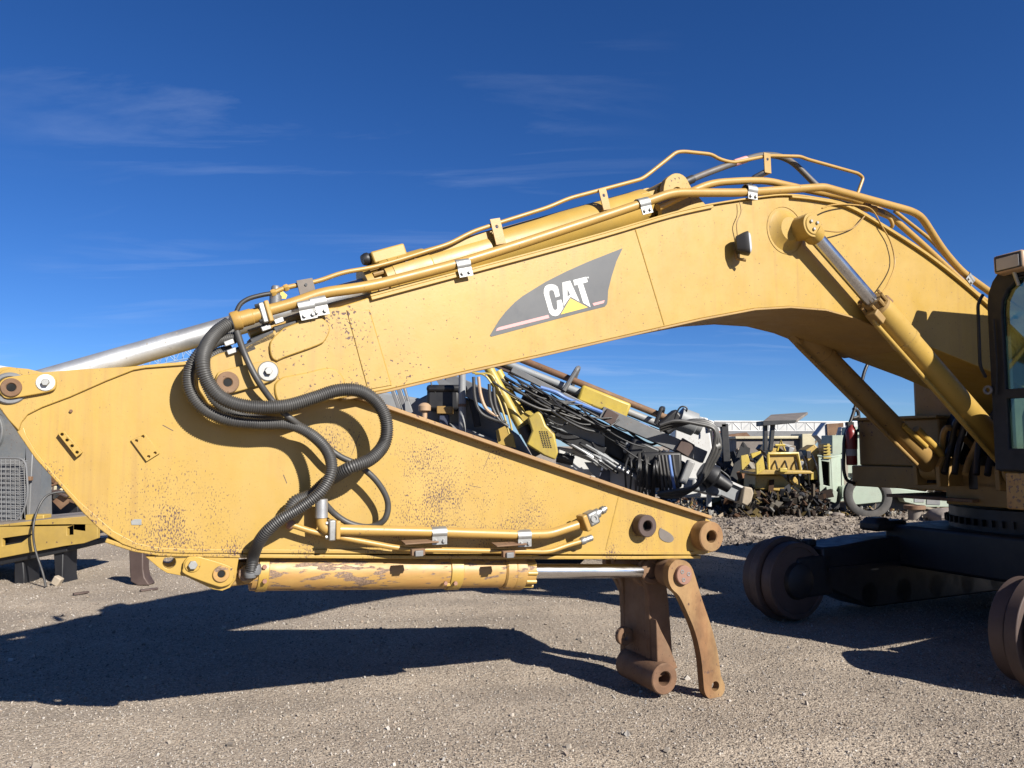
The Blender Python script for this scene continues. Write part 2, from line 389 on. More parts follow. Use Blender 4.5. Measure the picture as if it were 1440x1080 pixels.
def gn(kind, sc, **k):
    n = N.new(kind); n.inputs['Scale'].default_value = sc; L.new(tc.outputs['Object'], n.inputs['Vector'])
    for a, v_ in k.items(): n.inputs[a].default_value = v_
    return n
vo = gn('ShaderNodeTexVoronoi', 95); vo2 = gn('ShaderNodeTexVoronoi', 38); fine = gn('ShaderNodeTexNoise', 260, Detail=4); big = gn('ShaderNodeTexNoise', .8, Detail=9, Roughness=.68, Distortion=.4)
cr = N.new('ShaderNodeValToRGB'); L.new(vo.outputs['Color'], cr.inputs[0])
cr.color_ramp.elements[0].color = (.13, .108, .086, 1); cr.color_ramp.elements[1].color = (.36, .32, .27, 1)
e = cr.color_ramp.elements.new(.45); e.color = (.230, .194, .157, 1); e = cr.color_ramp.elements.new(.75); e.color = (.282, .242, .197, 1)
cr2 = N.new('ShaderNodeValToRGB'); L.new(big.outputs['Fac'], cr2.inputs[0])
cr2.color_ramp.elements[0].position = .3; cr2.color_ramp.elements[1].position = .72
cr2.color_ramp.elements[0].color = (.92, .89, .85, 1); cr2.color_ramp.elements[1].color = (1.46, 1.42, 1.35, 1)
mu = N.new('ShaderNodeMix'); mu.data_type = 'RGBA'; mu.blend_type = 'MULTIPLY'; mu.inputs['Factor'].default_value = 1
L.new(cr.outputs[0], mu.inputs['A']); L.new(cr2.outputs[0], mu.inputs['B']); L.new(mu.outputs['Result'], b.inputs['Base Color'])
ad = N.new('ShaderNodeMath'); ad.operation = 'ADD'; L.new(vo.outputs['Distance'], ad.inputs[0])
a2 = N.new('ShaderNodeMath'); a2.operation = 'MULTIPLY'; L.new(fine.outputs['Fac'], a2.inputs[0]); a2.inputs[1].default_value = .6; L.new(a2.outputs[0], ad.inputs[1])
a3 = N.new('ShaderNodeMath'); a3.operation = 'ADD'; L.new(ad.outputs[0], a3.inputs[0]); L.new(vo2.outputs['Distance'], a3.inputs[1])
bp = N.new('ShaderNodeBump'); bp.invert = True; bp.inputs['Strength'].default_value = .75; bp.inputs['Distance'].default_value = .008
L.new(a3.outputs[0], bp.inputs['Height']); L.new(bp.outputs[0], b.inputs['Normal'])
me.materials.append(GR); go = link('ground', me); go['kind'] = 'structure'

# loose gravel as real stones
SM = bpy.data.materials.new('stone'); SM.use_nodes = True; t = SM.node_tree
b = t.nodes['Principled BSDF']; b.inputs['Roughness'].default_value = .9; b.inputs['Specular IOR Level'].default_value = .25
an = t.nodes.new('ShaderNodeAttribute'); an.attribute_name = 'tint'; t.links.new(an.outputs['Color'], b.inputs['Base Color'])
def stones(name, n, X, Y, sz, cols, kind='stuff', sink=.25):
    cube = np.array([[x, y, z] for x in (-1, 1) for y in (-1, 1) for z in (-1, 1)], float)
    q = np.array([(0, 1, 3, 2), (4, 6, 7, 5), (0, 4, 5, 1), (2, 3, 7, 6), (0, 2, 6, 4), (1, 5, 7, 3)])
    V = cube[None] * (1 + .35 * rng.uniform(-1, 1, (n, 8, 3)))
    V = V * rng.uniform(.6, 1.25, (n, 1, 3)) * .58
    V[..., 2] *= .75
    # random orientation
    A = rng.normal(size=(n, 3, 3)); Q, _ = np.linalg.qr(A); V = np.einsum('nij,nkj->nki', Q, V)
    V = V * sz[:, None, None]
    V[..., 0] += X[:, None]; V[..., 1] += Y[:, None]; V[..., 2] += (height(X, Y) + sz * (.5 - sink) - .004)[:, None]
    Fq = (q[None] + (np.arange(n) * 8)[:, None, None]).reshape(-1, 4)
    me = fast_mesh(name, V.reshape(-1, 3), Fq)
    c = cols[rng.integers(0, len(cols), n)] * rng.uniform(.78, 1.12, (n, 1)); c = np.concatenate([np.clip(c, 0, .85), np.ones((n, 1))], 1)
    at_ = me.color_attributes.new('tint', 'FLOAT_COLOR', 'POINT'); at_.data.foreach_set('color', np.repeat(c, 8, 0).astype(np.float32).ravel())
    me.materials.append(SM); o = link(name, me); o['kind'] = kind; return o
n = 90000
Yp = 3.2 * (13 / 3.2) ** (rng.random(n) ** 1.15); Xp = rng.uniform(-1, 1, n) * (.74 * Yp + 1.2)
sz = np.clip(np.exp(rng.normal(-5.5, .36, n)), .002, .013) * (1 + .05 * (Yp - 3))
pal = 1.12 * np.array([(.22, .19, .155), (.275, .24, .20), (.19, .16, .13), (.31, .275, .235), (.14, .12, .10), (.30, .275, .245), (.23, .185, .145)])
so_ = stones('gravel', n, Xp, Yp, sz, pal)
n = 700
Yp = rng.uniform(3.4, 14, n); Xp = rng.uniform(-1, 1, n) * (.74 * Yp + 1)
stones('coarse_stones', n, Xp, Yp, np.clip(np.exp(rng.normal(-4.3, .35, n)), .008, .035), pal)
for o_, l_ in ((so_, 'fine loose grey and tan gravel covering the yard'), (COL.objects['coarse_stones'], 'larger scattered stones lying on the gravel yard')):
    o_['label'] = l_; o_['category'] = 'gravel'

# ================================================================== THE EXCAVATOR
EX = thing('excavator', 'big yellow tracked excavator without tracks, boom and stick stretched across the yard', 'excavator', ORG, PSI)
VC = VB + .40                                  # middle plane of boom, stick and cylinders
def V3(p, v): return (p[0], v, p[1])
Y_ = Vector((0, 1, 0))
def bolt(mb, c, r=.011, h=.012, v=None):       # hexagon head sticking out towards -v
    c = Vector(c); mb.lathe(c, -Y_, [(0, r), (h, r)], 6); return mb

# ---- boom
top = [(440, 443), (455, 434), (478, 431), (520, 418), (640, 386), (760, 354), (850, 329), (942, 302), (1000, 289), (1075, 278), (1110, 276), (1145, 280), (1190, 290), (1240, 318), (1300, 357), (1350, 396), (1395, 436), (1450, 490)]
bot = [(1490, 590), (1440, 545), (1387, 520), (1305, 487), (1240, 463), (1200, 446), (1160, 435), (1110, 431), (1060, 434), (985, 448), (900, 467), (760, 499), (655, 522), (545, 548), (480, 560), (400, 576), (345, 584)]
nose = [(318, 582), (292, 568), (277, 545), (275, 525), (284, 508), (308, 497), (345, 487), (395, 459)]
P_top = uz(top, VB); P_bot = uz(bot, VB); P_nose = uz(nose, VB)
bpoly = smooth2(P_top[6:], 3); bpoly = P_top[:6] + bpoly + P_bot[:4] + P_bot[4:11] + P_bot[11:] + P_nose
boom = MB().prism(bpoly, VB, VB + .80)
boom = build('boom', boom, M['boom'], EX, bev=.006)
mb = MB().prism(band(smooth2(P_top[3:9], 4), -.020), VB - .022, VB - .001).prism(band(smooth2(P_top[10:18], 4), -.018), VB - .028, VB - .001)
mb.prism(band(smooth2(P_top[3:18], 4), .012), VB - .022, VB + .82)
build('top_plate', mb, M['yel'], boom, bev=.003)
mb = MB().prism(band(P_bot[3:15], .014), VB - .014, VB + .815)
M['under'] = mat('shaded_boom_underside', (.44, .27, .08), .6, chips=.5, dust=.5, dustcol=(.25, .17, .09))  # dusty, chipped yellow, darkened: shade under the boom put into the colour
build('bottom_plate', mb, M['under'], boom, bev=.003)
# second, lower plate behind and the arched weld strip along the underside
# thick hub reinforcement and cast nose details
mb = MB().prism(smooth2(uz([(398, 462), (440, 447), (455, 450), (463, 462), (458, 477), (447, 486), (400, 503), (388, 508), (380, 500), (380, 480), (398, 462)], VB), 3)[:-1], VB - .018, VB + .01)
build('upper_doubler', mb, M['boom'], boom, bev=.006)
mb = MB().prism(smooth2(uz([(398, 530), (430, 524), (455, 518), (472, 520), (482, 530), (484, 541), (476, 556), (440, 562), (400, 571), (388, 560), (386, 540), (398, 530)], VB), 3)[:-1], VB - .012, VB + .01)
build('lower_doubler', mb, M['boom'], boom, bev=.008)
mb = MB()
for a_, b_ in (((519, 436), (550, 542)), ((892, 318), (934, 457))):
    p, q = on(*a_, VB), on(*b_, VB); mb.tube([p, q], .0045, 6)
build('weld_seam', mb, M['boom'], boom)
mb = MB()
p, q = on(487, 436, VB), on(517, 548, VB); p2, q2 = on(519, 436, VB), on(550, 542, VB)
mb.prism([(p.x, p.z), (q.x, q.z), (q2.x, q2.z), (p2.x, p2.z)], VB - .005, VB + .004)
build('cover_plate', mb, M['boom'], boom, bev=.003)
# boom hub round the lift cylinder pin
hc = on(1104, 324, VB)
mb = MB().ring(hc - Y_ * .004, hc + Y_ * .01, .176, .168, 48)
build('hub_ring', mb, M['boom'], boom, bev=.003)
mb = MB().lathe(hc + Y_ * .01, -Y_, [(0, .15), (.011, .15), (.03, .115), (.06, .085)], 40)
build('hub', mb, M['boom'], boom)

# ---- foot pin of the stick, with its keeper plate
def keeper(pts, c1, c2, v, rb, rbore, parent, boltmat, hexr=.022, collar=None):
    mb = MB().prism(smooth2(uz(pts, v), 4)[:-1], v - .02, v, holes=())
    k = build('keeper_plate', mb, M['yel'], parent, bev=.004)
    c = on(*c1, v - .02); mb = MB().ring(c - Y_ * .010, c + Y_ * .005, rb, rbore, 28)
    build('pin_collar', mb, collar or M['rust'], k)
    mb = MB().lathe(c - Y_ * .004, Y_, [(0, rbore), (.001, rbore), (.004, rbore * .9)], 20); build('pin_bore', mb, M['hole'], k)
    c = on(*c2, v - .02)
    mb = MB().ring(c - Y_ * .006, c, rb * .92, .015, 28); build('washer', mb, boltmat, k)
    mb = bolt(MB(), c - Y_ * .006, hexr, .02); build('bolt', mb, M['zinc'], k, bev=.002)
    return k
keeper([(306, 524), (330, 517), (372, 508), (388, 511), (393, 523), (384, 535), (345, 548), (318, 554), (306, 548), (302, 536), (306, 524)], (320, 538), (377, 522), VB - .004, .055, .021, boom, M['zinc'], .020)

# ---- decal
def dec(px, py): return (680 + px / 6.857, 340 + py / 6.857)
def dpoly(pts, v): return uz([dec(*p) for p in pts], v)
sw = [(60, 905), (85, 862), (150, 755), (215, 672), (300, 585), (375, 525), (450, 478), (600, 386), (800, 285), (1000, 196), (1180, 125), (1340, 62), (1280, 190), (1232, 340), (1200, 470), (1195, 560), (1188, 602), (1168, 625), (900, 693), (500, 800), (75, 915)]
d = build('emblem_decal', MB().prism(dpoly(sw, VB), VB - .002, VB - .0005), M['decal'], boom, label='dark grey swoosh decal with white CAT lettering and a yellow triangle')
Cc = [(578, 500), (580, 462), (592, 432), (618, 415), (655, 410), (690, 418), (712, 436), (722, 470), (733, 524), (690, 537), (679, 490), (668, 470), (645, 466), (630, 478), (630, 510), (664, 636), (676, 656), (695, 660), (708, 648), (708, 620), (703, 570), (746, 558), (760, 598), (766, 640), (745, 675), (722, 708), (690, 718), (655, 710), (632, 685), (618, 640)]
Aa = [(757, 394), (832, 376), (924, 580), (835, 530), (770, 622), (762, 500)]
Ah = [(806, 452), (832, 512), (806, 530)]
Tt = [(862, 370), (988, 338), (1003, 388), (955, 402), (1030, 632), (958, 590), (905, 414), (874, 424)]
mb = MB(); v0, v1 = VB - .0035, VB - .002
mb.prism(dpoly(Cc, VB), v0, v1); mb.prism(dpoly(Aa, VB), v0, v1, [dpoly(Ah, VB)]); mb.prism(dpoly(Tt, VB), v0, v1)
mb.prism(dpoly([(997, 340), (1008, 337), (1012, 352), (1001, 355)], VB), v0, v1)
# (sub-parts hang on the boom part: decal pieces are its siblings)
build('decal_lettering', mb, M['dwhite'], boom)
build('decal_triangle', MB().prism(dpoly([(835, 546), (1004, 633), (742, 702)], VB), v0, v1), M['dyel'], boom)
for s_ in ([(117, 863), (125, 838), (150, 824), (622, 705), (632, 735)], [(1048, 594), (1166, 564), (1156, 592), (1060, 618)]):
    build('decal_stripe', MB().prism(dpoly(s_, VB), v0, v1), M['dpink'], boom)

# ---- stick
sout = [(-6, 530), (4, 521), (18, 517), (40, 519), (60, 524), (110, 520), (180, 516), (245, 510), (300, 503), (420, 530), (480, 556), (545, 573), (740, 642), (880, 690), (985, 725), (1010, 738), (1016, 757), (1008, 774), (990, 780), (600, 779), (350, 777), (225, 776), (195, 773), (172, 765), (151, 752), (139, 743), (117, 721), (98, 699), (79, 677), (50, 645), (24, 607), (5, 582), (-8, 565)]
SW = .46
VQ = VS + .12                                  # middle plane of the bucket cylinder
stick = build('stick', MB().prism(uz(sout, VS), VS, VS + SW), M['stick'], EX, bev=.006)
# thick nose plate above the long weld line
npl = [(-6, 530), (4, 521), (18, 517), (40, 519), (60, 524), (110, 520), (180, 516), (245, 510), (300, 504)]
npl2 = [(300, 512), (258, 514), (205, 518), (188, 521), (150, 536), (100, 558), (60, 573), (40, 583), (31, 594), (27, 606), (12, 590), (0, 574), (-8, 562)]
mb = MB().prism(uz(npl, VS) + uz(npl2, VS), VS - .013, VS + .01)
build('nose_plate', mb, M['stick'], stick, bev=.004)
eo = [(24, 607), (50, 645), (79, 677), (98, 699), (117, 721), (139, 743), (151, 752), (172, 765), (195, 773), (225, 777), (260, 778), (400, 778), (700, 779), (975, 780)]
ei = [(975, 775), (700, 773), (400, 772), (260, 771), (222, 769), (192, 763), (160, 746), (112, 704), (80, 670), (52, 636), (38, 612), (34, 600)]
mb = MB().prism(uz(eo, VS) + uz(ei, VS), VS - .012, VS + .005)
build('edge_strip', mb, M['stick'], stick, bev=.004)
mb = MB().prism(band(uz([(150, 757), (190, 770), (225, 776), (350, 779), (600, 781), (900, 782), (985, 781)], VS), -.02), VS - .006, VS + SW + .03)
build('bottom_plate', mb, M['stick'], stick, bev=.004)
tl = uz([(470, 552), (545, 577), (740, 645), (880, 693), (993, 729)], VS)
mb = MB().prism(band(tl, .022), VS - .055, VS + SW + .05)
build('top_flange', mb, mat('flange_paint', (.42, .25, .09), .55, chips=1, chipscale=35, dust=.7, dustcol=(.25, .14, .09)), stick, bev=.004)
mb = MB().tube([on(872, 690, VS), on(851, 776, VS)], .004, 6); build('weld_seam', mb, M['stick'], stick)
mb = MB().tube([on(p, q, VS - .004) for p, q in smooth2([(60, 567), (110, 545), (190, 514), (250, 508)], 4)][:0] or [on(552, 585, VS), on(590, 597, VS)], .004, 6)
def boss(c, r, ri, l, m, v=VS, nm='pin_boss', par=stick):
    p = on(c[0], c[1], v - l); mb = MB().ring(p, p + Y_ * (l + .02), r, ri, 36); o = build(nm, mb, m, par, bev=0)
    mb = MB().lathe(p + Y_ * (l * .75), Y_, [(0, ri + .001), (.004, ri + .001)], 24); build('bore', mb, M['hole'], par)
    return p
boss((911, 740), .070, .033, .075, M['brown'])
pb = boss((1001, 755), .098, .040, .10, M['rustochre'])
mb = MB().prism(smooth2(uz([(928, 742), (942, 750), (947, 757), (944, 762), (936, 762), (928, 757), (926, 748), (928, 742)], VS), 3)[:-1], VS - .004, VS + .002)
build('worn_patch', mb, M['sheet'], stick)
keeper([(2, 536), (12, 531), (45, 527), (68, 526), (78, 531), (80, 541), (74, 550), (40, 557), (12, 561), (3, 556), (-3, 545), (2, 536)], (16, 545), (64, 538), VS - .015, .042, .019, stick, M['dwhite'], .017)
mb = MB().ring(on(14, 546, VS - .03), on(14, 546, VS - .01), .072, .05, 30); build('pin_boss', mb, M['gsteel'], stick)
def padplate(pts, holes, th, nm):
    hs = []
    for h in holes:
        c = on(h[0], h[1], VS); hs.append(circ((c.x, c.z), .007, 10))
    mb = MB().prism(uz(pts, VS), VS - th, VS - .0, holes=hs); p = build(nm, mb, M['stick'], stick, bev=.002); return p
padplate([(82, 610), (91, 606), (117, 636), (108, 643)], [(88, 611), (95, 619), (102, 627), (109, 636)], .030, 'mounting_pad')
padplate([(184, 619), (204, 610), (225, 637), (206, 649)], [(192, 620), (201, 614), (209, 642), (218, 637)], .014, 'mounting_pad')
build('sticker', MB().prism(uz([(184, 733), (189, 730), (199, 730), (199, 738), (185, 738)], VS), VS - .003, VS), M['zinc'], stick)
mb = bolt(MB(), on(100, 578, VS), .008, .010); build('plug', mb, M['rust'], stick)
for p_, q_ in (((689, 636), (679, 661)), ((505, 611), (494, 640)), ((660, 683), (676, 686)), ((228, 598), (243, 606)), ((398, 668), (403, 680))):
    P_, Q2 = on(*p_, VS), on(*q_, VS); build('scratch', MB().prism([(P_.x, P_.z), (Q2.x, Q2.z), (Q2.x + .003, Q2.z + .002), (P_.x + .004, P_.z + .002)], VS - .0008, VS), M['brown'], stick)
# lower rear lugs with the bucket cylinder's keeper plate
lug = [(205, 783), (225, 800), (235, 806), (262, 811), (300, 829), (312, 831), (324, 826), (331, 815), (336, 783)]
for v in (VQ - .12, VQ + .08):
    h = on(238, 791, VQ - .12); h2 = on(311, 807, VQ - .12)
    build('lug', MB().prism(uz(lug, VQ - .12), v, v + .06, holes=[circ((h.x, h.z), .030, 14), circ((h2.x, h2.z), .028, 14)]), M['yel'], stick, bev=.004)
kv = VQ - .125
keeper([(258, 790), (264, 783), (276, 782), (284, 783), (322, 795), (330, 805), (326, 818), (315, 824), (302, 823), (260, 807), (257, 798), (258, 790)], (311, 807), (271, 794), kv, .040, .018, stick, M['yel'], .022, M['worn'])

# ---- pipes and clamps on the stick
def pipe(pts, r, v, name='hydraulic_pipe', m=None, par=None, rad=.05, n=12):
    P = [on(p[0], p[1], p[2] if len(p) > 2 else v) for p in pts]
    return build(name, MB().tube(bend(P, rad), r, n), m or M['pipe'], par or EX)
vp = VS - .10
pp = pipe([(452, 706), (452, 738), (461, 746), (476, 745), (610, 748), (735, 752), (772, 751), (812, 738)], .028, vp, par=stick)
p2_ = pipe([(410, 738), (440, 748), (555, 770), (590, 773), (710, 775), (772, 776), (800, 766), (818, 761)], .015, vp + .02, par=stick)
mb = MB().lathe(on(403, 737, vp + .03), (on(412, 738, vp + .03) - on(403, 737, vp + .03)), [(0, .022), (.012, .026), (.024, .026), (.04, .018)], 14); build('fitting', mb, M['pinkrust'], stick)
mb = MB().cyl(on(452, 728, vp), on(452, 702, vp), .032, 18); build('sleeve', mb, M['dull'], stick)
def saddle(px, py, v, ang=0, w=.075, r=.036, nb=2, m=None, par=None, drop=1.0):
    """bent steel saddle clamp over a pipe with its bolted foot"""
    c = on(px, py, v); R = Matrix.Rotation(-ang, 3, 'Y'); mb = MB()
    A = []
    for k in range(9):
        a = math.radians(-60 + 240 * k / 8 - 0); A.append((math.cos(a) * r, math.sin(a) * r))
    arc = [(-math.cos(math.radians(x)) * r, math.sin(math.radians(x)) * r) for x in range(-40, 181, 22)]
    # strip wrapped over the pipe in the (v, z) section, swept along the pipe
    ins = [(a * .86, b_ * .86) for a, b_ in arc]
    vs = []
    for (s_, q) in ((-w / 2, 0), (w / 2, 0)):
        for (a, b_) in arc + ins[::-1]:
            vs.append(c + R @ Vector((s_, a, b_)))
    n_ = len(arc) * 2; fs = [(i, (i + 1) % n_, (i + 1) % n_ + n_, i + n_) for i in range(n_)] + [tuple(range(n_))[::-1], tuple(range(n_, 2 * n_))]
    mb.add(vs, fs)
    mb.box(c + R @ Vector((0, -r * .72, -r * 1.15 * drop)), (w, .008, r * 1.3), R)
    o = build('pipe_clamp', mb, m or M['zinc'], par or EX)
    mb = MB()
    for i in range(nb):
        x = (i - (nb - 1) / 2) * w * .52
        mb2 = MB().lathe(c + R @ Vector((x, -r * .72 - .004, -r * 1.25 * drop)), -Y_, [(0, .011), (.012, .011)], 6)
        if (par or EX) is EX: build('bolt', mb2, M['zinc'], o, bev=.0015)
        else: build('bolt', mb2, M['zinc'], par, bev=.0015)
    return o
for x, y in ((616, 749), (735, 753)): saddle(x, y, vp, 0, .085, .034, 2, par=stick)
for x, y in ((590, 771), (716, 774)):
    c = on(x, y - 4, vp - .02); mb = MB().quad((c.x - .09, c.y - .03, c.z + .01), (c.x + .10, c.y - .03, c.z + .012), (c.x + .11, c.y + .05, c.z + .02), (c.x - .09, c.y + .05, c.z + .02), (0, 0, .008))
    mb.box((c.x - .02, c.y - .03, c.z - .03), (.075, .03, .035)); build('bracket', mb, M['rust'], stick, bev=.003)
    build('clamp_block', MB().box((c.x - .02, c.y - .045, c.z - .035), (.045, .03, .03)), M['gsteel'], stick, bev=.003)
c = on(465, 745, vp); build('flange_block', MB().box(c + Vector((0, -.01, 0)), (.034, .07, .105)), M['zinc'], stick, bev=.006)
build('flange_block', MB().box(c + Vector((.030, -.01, 0)), (.024, .07, .095)), M['pipe'], stick, bev=.006)
for dz in (-.035, .035): build('bolt', MB().lathe(c + Vector((-.017, -.02, dz)), Vector((-1, 0, 0)), [(0, .010), (.014, .010)], 6), M['zinc'], stick)
# flange and test port at the pipe's end
c = on(821, 735, vp - .01); R = Matrix.Rotation(-.38, 3, 'Y')
build('flange_block', MB().box(c, (.034, .085, .10), R), M['pipe'], stick, bev=.008)
build('port_block', MB().box(c + R @ Vector((.055, 0, .005)), (.075, .08, .085), R), M['zinc'], stick, bev=.014)
mb = MB().ring(c + R @ Vector((.055, -.046, .005)), c + R @ Vector((.055, -.038, .005)), .026, .012, 20); build('port_plug', mb, M['zinc'], stick)
mb = MB().lathe(c + R @ Vector((.085, 0, .012)), R @ Vector((1, 0, .05)), [(0, .032), (.03, .030), (.032, .018), (.05, .018), (.052, .024), (.075, .024), (.078, .016), (.09, .016)], 18); build('coupling', mb, M['zinc'], stick)
p, q = on(816, 762, vp + .02), on(832, 756, vp + .02)
build('pipe_nut', MB().lathe(p, q - p, [(0, .018), (.012, .024), (.030, .024), (.034, .02), ((q - p).length, .02)], 12), M['zinc'], stick)

# ---- bucket cylinder under the stick
def P3(px, py, v=VQ): return on(px, py, v)
a = P3(345, 803); b_ = P3(745, 803)
ax = (b_ - a).normalized(); Lc = (b_ - a).length
def T_(px): p = P3(px, 803); return (p - a).dot(ax)
R0 = .100
bc = build('bucket_cylinder', MB().lathe(a, ax, [(T_(350), .055), (T_(353), R0), (T_(640), R0), (T_(641), R0 - .004), (T_(700), R0 - .004), (T_(712), R0 - .004), (T_(722), R0 - .002)], 40), M['worn'], EX)
build('cylinder_band', MB().lathe(a, ax, [(T_(360), R0 + .001), (T_(361), R0 + .006), (T_(374), R0 + .006), (T_(375), R0 + .001)], 40), M['yel'], bc)
build('cylinder_band', MB().lathe(a, ax, [(T_(626), R0 + .001), (T_(627), R0 + .007), (T_(643), R0 + .007), (T_(644), R0 + .001)], 40), M['yel'], bc)
build('end_cap', MB().lathe(a, ax, [(T_(703), R0), (T_(705), R0 + .010), (T_(716), R0 + .012), (T_(717), R0 + .008), (T_(719), R0 + .012), (T_(731), R0 + .012), (T_(733), R0 - .01), (T_(746), R0 - .012)], 40), M['worn'], bc)
mb = MB()
for k in range(10):
    g_ = a + ax * T_(739) + Vector((0, math.cos(k * .628) * (R0 - .012), math.sin(k * .628) * (R0 - .012)))
    mb.lathe(g_, ax, [(-.03, .013), (.034, .013)], 8)
build('cap_bolts', mb, M['yel'], bc, kind='stuff')
build('cylinder_rod', MB().lathe(a, ax, [(T_(744), .044), (T_(900), .044)], 32), mat('bright_chrome', (.80, .80, .81), .22, 1, vary=.03, bump=.02, dust=.1), bc)
mb = MB().cyl(P3(311, 807, VQ - .055), P3(311, 807, VQ + .055), .078, 28); mb.beam(P3(316, 807), P3(352, 803), .10, .12)
build('cylinder_eye', mb, M['dkyel'], bc, bev=.01)
mb = MB().ring(a + ax * T_(350) + Vector((-.01, -.09, -.0)), a + ax * T_(350) + Vector((-.01, -.05, 0)), .05, .02, 20)
build('port', mb, M['worn'], bc)
mb = MB()
for p_ in ((372, 797), (372, 817), (626, 820), (640, 820)): bolt(mb, on(p_[0], p_[1], VQ - R0 - .004), .012, .012)
build('band_bolts', mb, M['pinkrust'], bc, kind='stuff')
for px in (632,):
    build('band_lug', MB().box(on(px + 2, 821, VQ - .06), (.07, .05, .018)), M['yel'], bc, bev=.004)

# ---- bucket linkage hanging from the rod
lk = MB()
pt_ = P3(925, 800); h_ = pt_
body_l = lambda v: uz([(876, 806), (893, 788), (912, 783), (930, 788), (940, 800), (941, 822), (943, 880), (950, 930), (955, 950), (938, 974), (915, 972), (905, 955), (880, 935), (876, 925)], v)
bvv = VC - .02
vk = VS + .10
def Q(px, py): p = on(px, py, vk); return (p.x, p.z)
near = [Q(898, 790), Q(912, 784), Q(928, 787), Q(937, 800), Q(937, 815), Q(941, 850), Q(944, 890), Q(947, 932), Q(948, 950), Q(938, 962), Q(920, 962), Q(914, 950), Q(914, 880), Q(911, 830), Q(902, 812)]
L1 = build('bucket_link', MB().prism(near, vk, vk + .05), M['rust'], EX, bev=.008)
build('side_plate', MB().prism(near, vk + .30, vk + .35), M['rust'], L1, bev=.008)
build('web', MB().prism([Q(914, 815), Q(921, 815), Q(924, 880), Q(922, 950), Q(916, 950)], vk + .04, vk + .31), M['rust'], L1, bev=.004)
tri = [Q(914, 868), Q(921, 884), Q(932, 905), Q(944, 935), Q(916, 950)]
build('stiffener', MB().prism(tri, vk - .07, vk), M['rust'], L1, bev=.006)
cL = on(935, 955, VS - .02)
build('link_boss', MB().ring(cL, cL + Y_ * .42, .098, .045, 36), M['rust'], L1)
build('boss_filling', MB().lathe(cL + Y_ * .12, Y_, [(0, .046), (.25, .046)], 20), M['rock'], L1)
cT = on(918, 803, vk - .02)
build('upper_tube', MB().ring(cT, cT + Y_ * .36, .085, .05, 32), M['rust'], L1)
build('inner_ear', MB().ring(cT + Y_ * .05, cT + Y_ * .10, .112, .05, 32), M['rust'], L1)
g1 = on(880, 895, vk + .20)
build('lifting_eye', MB().ring(g1, g1 + Y_ * .04, .062, .026, 24), M['rust'], L1)
# long pin and curved guide links
pA = on(962, 808, VB + .03)
build('link_pin', MB().lathe(pA + Y_ * -.02, Y_, [(0, .058), (.66, .058)], 28), M['pinkrust'], EX)
arm = [(949, 788), (962, 788), (972, 796), (979, 815), (988, 845), (1000, 880), (1009, 915), (1014, 950), (1019, 962), (1018, 974), (1009, 983), (997, 982), (991, 973), (989, 955), (986, 925), (978, 890), (965, 858), (955, 838), (945, 828), (940, 815), (941, 798)]
va = VB - .05
ap = smooth2(uz(arm + arm[:1], va), 3)[:-1]
hcen = on(1006, 965, va)
ln = build('guide_link', MB().prism(ap, va, va + .055, holes=[circ((hcen.x, hcen.z), .031, 20)]), M['rustochre'], EX, bev=.006, label='near curved rusty guide link reaching down to the gravel')
c = on(963, 809, va - .03); build('pin_head', MB().lathe(c + Y_ * .04, -Y_, [(0, .060), (.036, .060), (.04, .056)], 32), M['pinkrust'], ln)
mb = MB()
for a_, r_ in ((60, .030), (180, .030), (300, .030)):
    q = c + Vector((math.cos(math.radians(a_ + 70)) * r_, 0, math.sin(math.radians(a_ + 70)) * r_)); build('bolt', MB().ring(q - Y_ * .003, q + Y_ * .001, .0135, .006, 14), M['zinc'], ln)
c2 = on(957, 808, va + .02); build('link_eye', MB().ring(c2 - Y_ * .012, c2 + Y_ * .16, .090, .055, 36), M['rust'], ln)
far_arm = [(p[0], p[1]) for p in ap]
fo = build('guide_link', MB().prism([(x - .03, z) for x, z in far_arm], VS + .56, VS + .61), M['rust'], EX, bev=.006)

# ---- stick cylinder lying on the boom
a = on(18, 548, VC); b_ = on(930, 284, VC); ax = (b_ - a).normalized()
def ts(px):
    lo, hi = 0.0, 6.0
    for _ in range(40):
        m_ = (lo + hi) / 2; p = a + ax * m_; X = CP * p.x - SP * p.y; Y = SP * p.x + CP * p.y
        fw = Y * ct + (p.z - EYE) * st
        if 720 + FPX * X / fw < px: lo = m_
        else: hi = m_
    return lo
sc = build('stick_cylinder', MB().lathe(a, ax, [(ts(548), .125), (ts(549), .135), (ts(600), .135), (ts(602), .127), (ts(905), .127), (ts(912), .10)], 44), M['yel'], EX)
build('cylinder_rod', MB().lathe(a, ax, [(.06, .060), (ts(520), .060)], 36), M['dull'], sc)
build('end_cap', MB().lathe(a, ax, [(ts(511), .065), (ts(512), .115), (ts(521), .12), (ts(523), .085), (ts(537), .085), (ts(538), .128), (ts(551), .132), (ts(552), .12)], 40), M['yel'], sc)
mb = MB()
for k in range(12):
    e_ = Vector((0, math.cos(k * .524), math.sin(k * .524))); e_ = (e_ - ax * e_.dot(ax)).normalized()
    mb.lathe(a + ax * ts(523) + e_ * .104, ax, [(0, .014), (.09, .014)], 8)
build('cap_bolts', mb, M['dkyel'], sc, kind='stuff')
build('rod_eye', MB().cyl(a - Y_ * .14, a + Y_ * .14, .10, 28), M['yel'], sc, bev=.005)
mb = MB().cyl(b_ - Y_ * .11, b_ + Y_ * .11, .128, 32).beam(a + ax * ts(895), b_, .2, .17); build('barrel_eye', mb, M['yel'], sc, bev=.006)
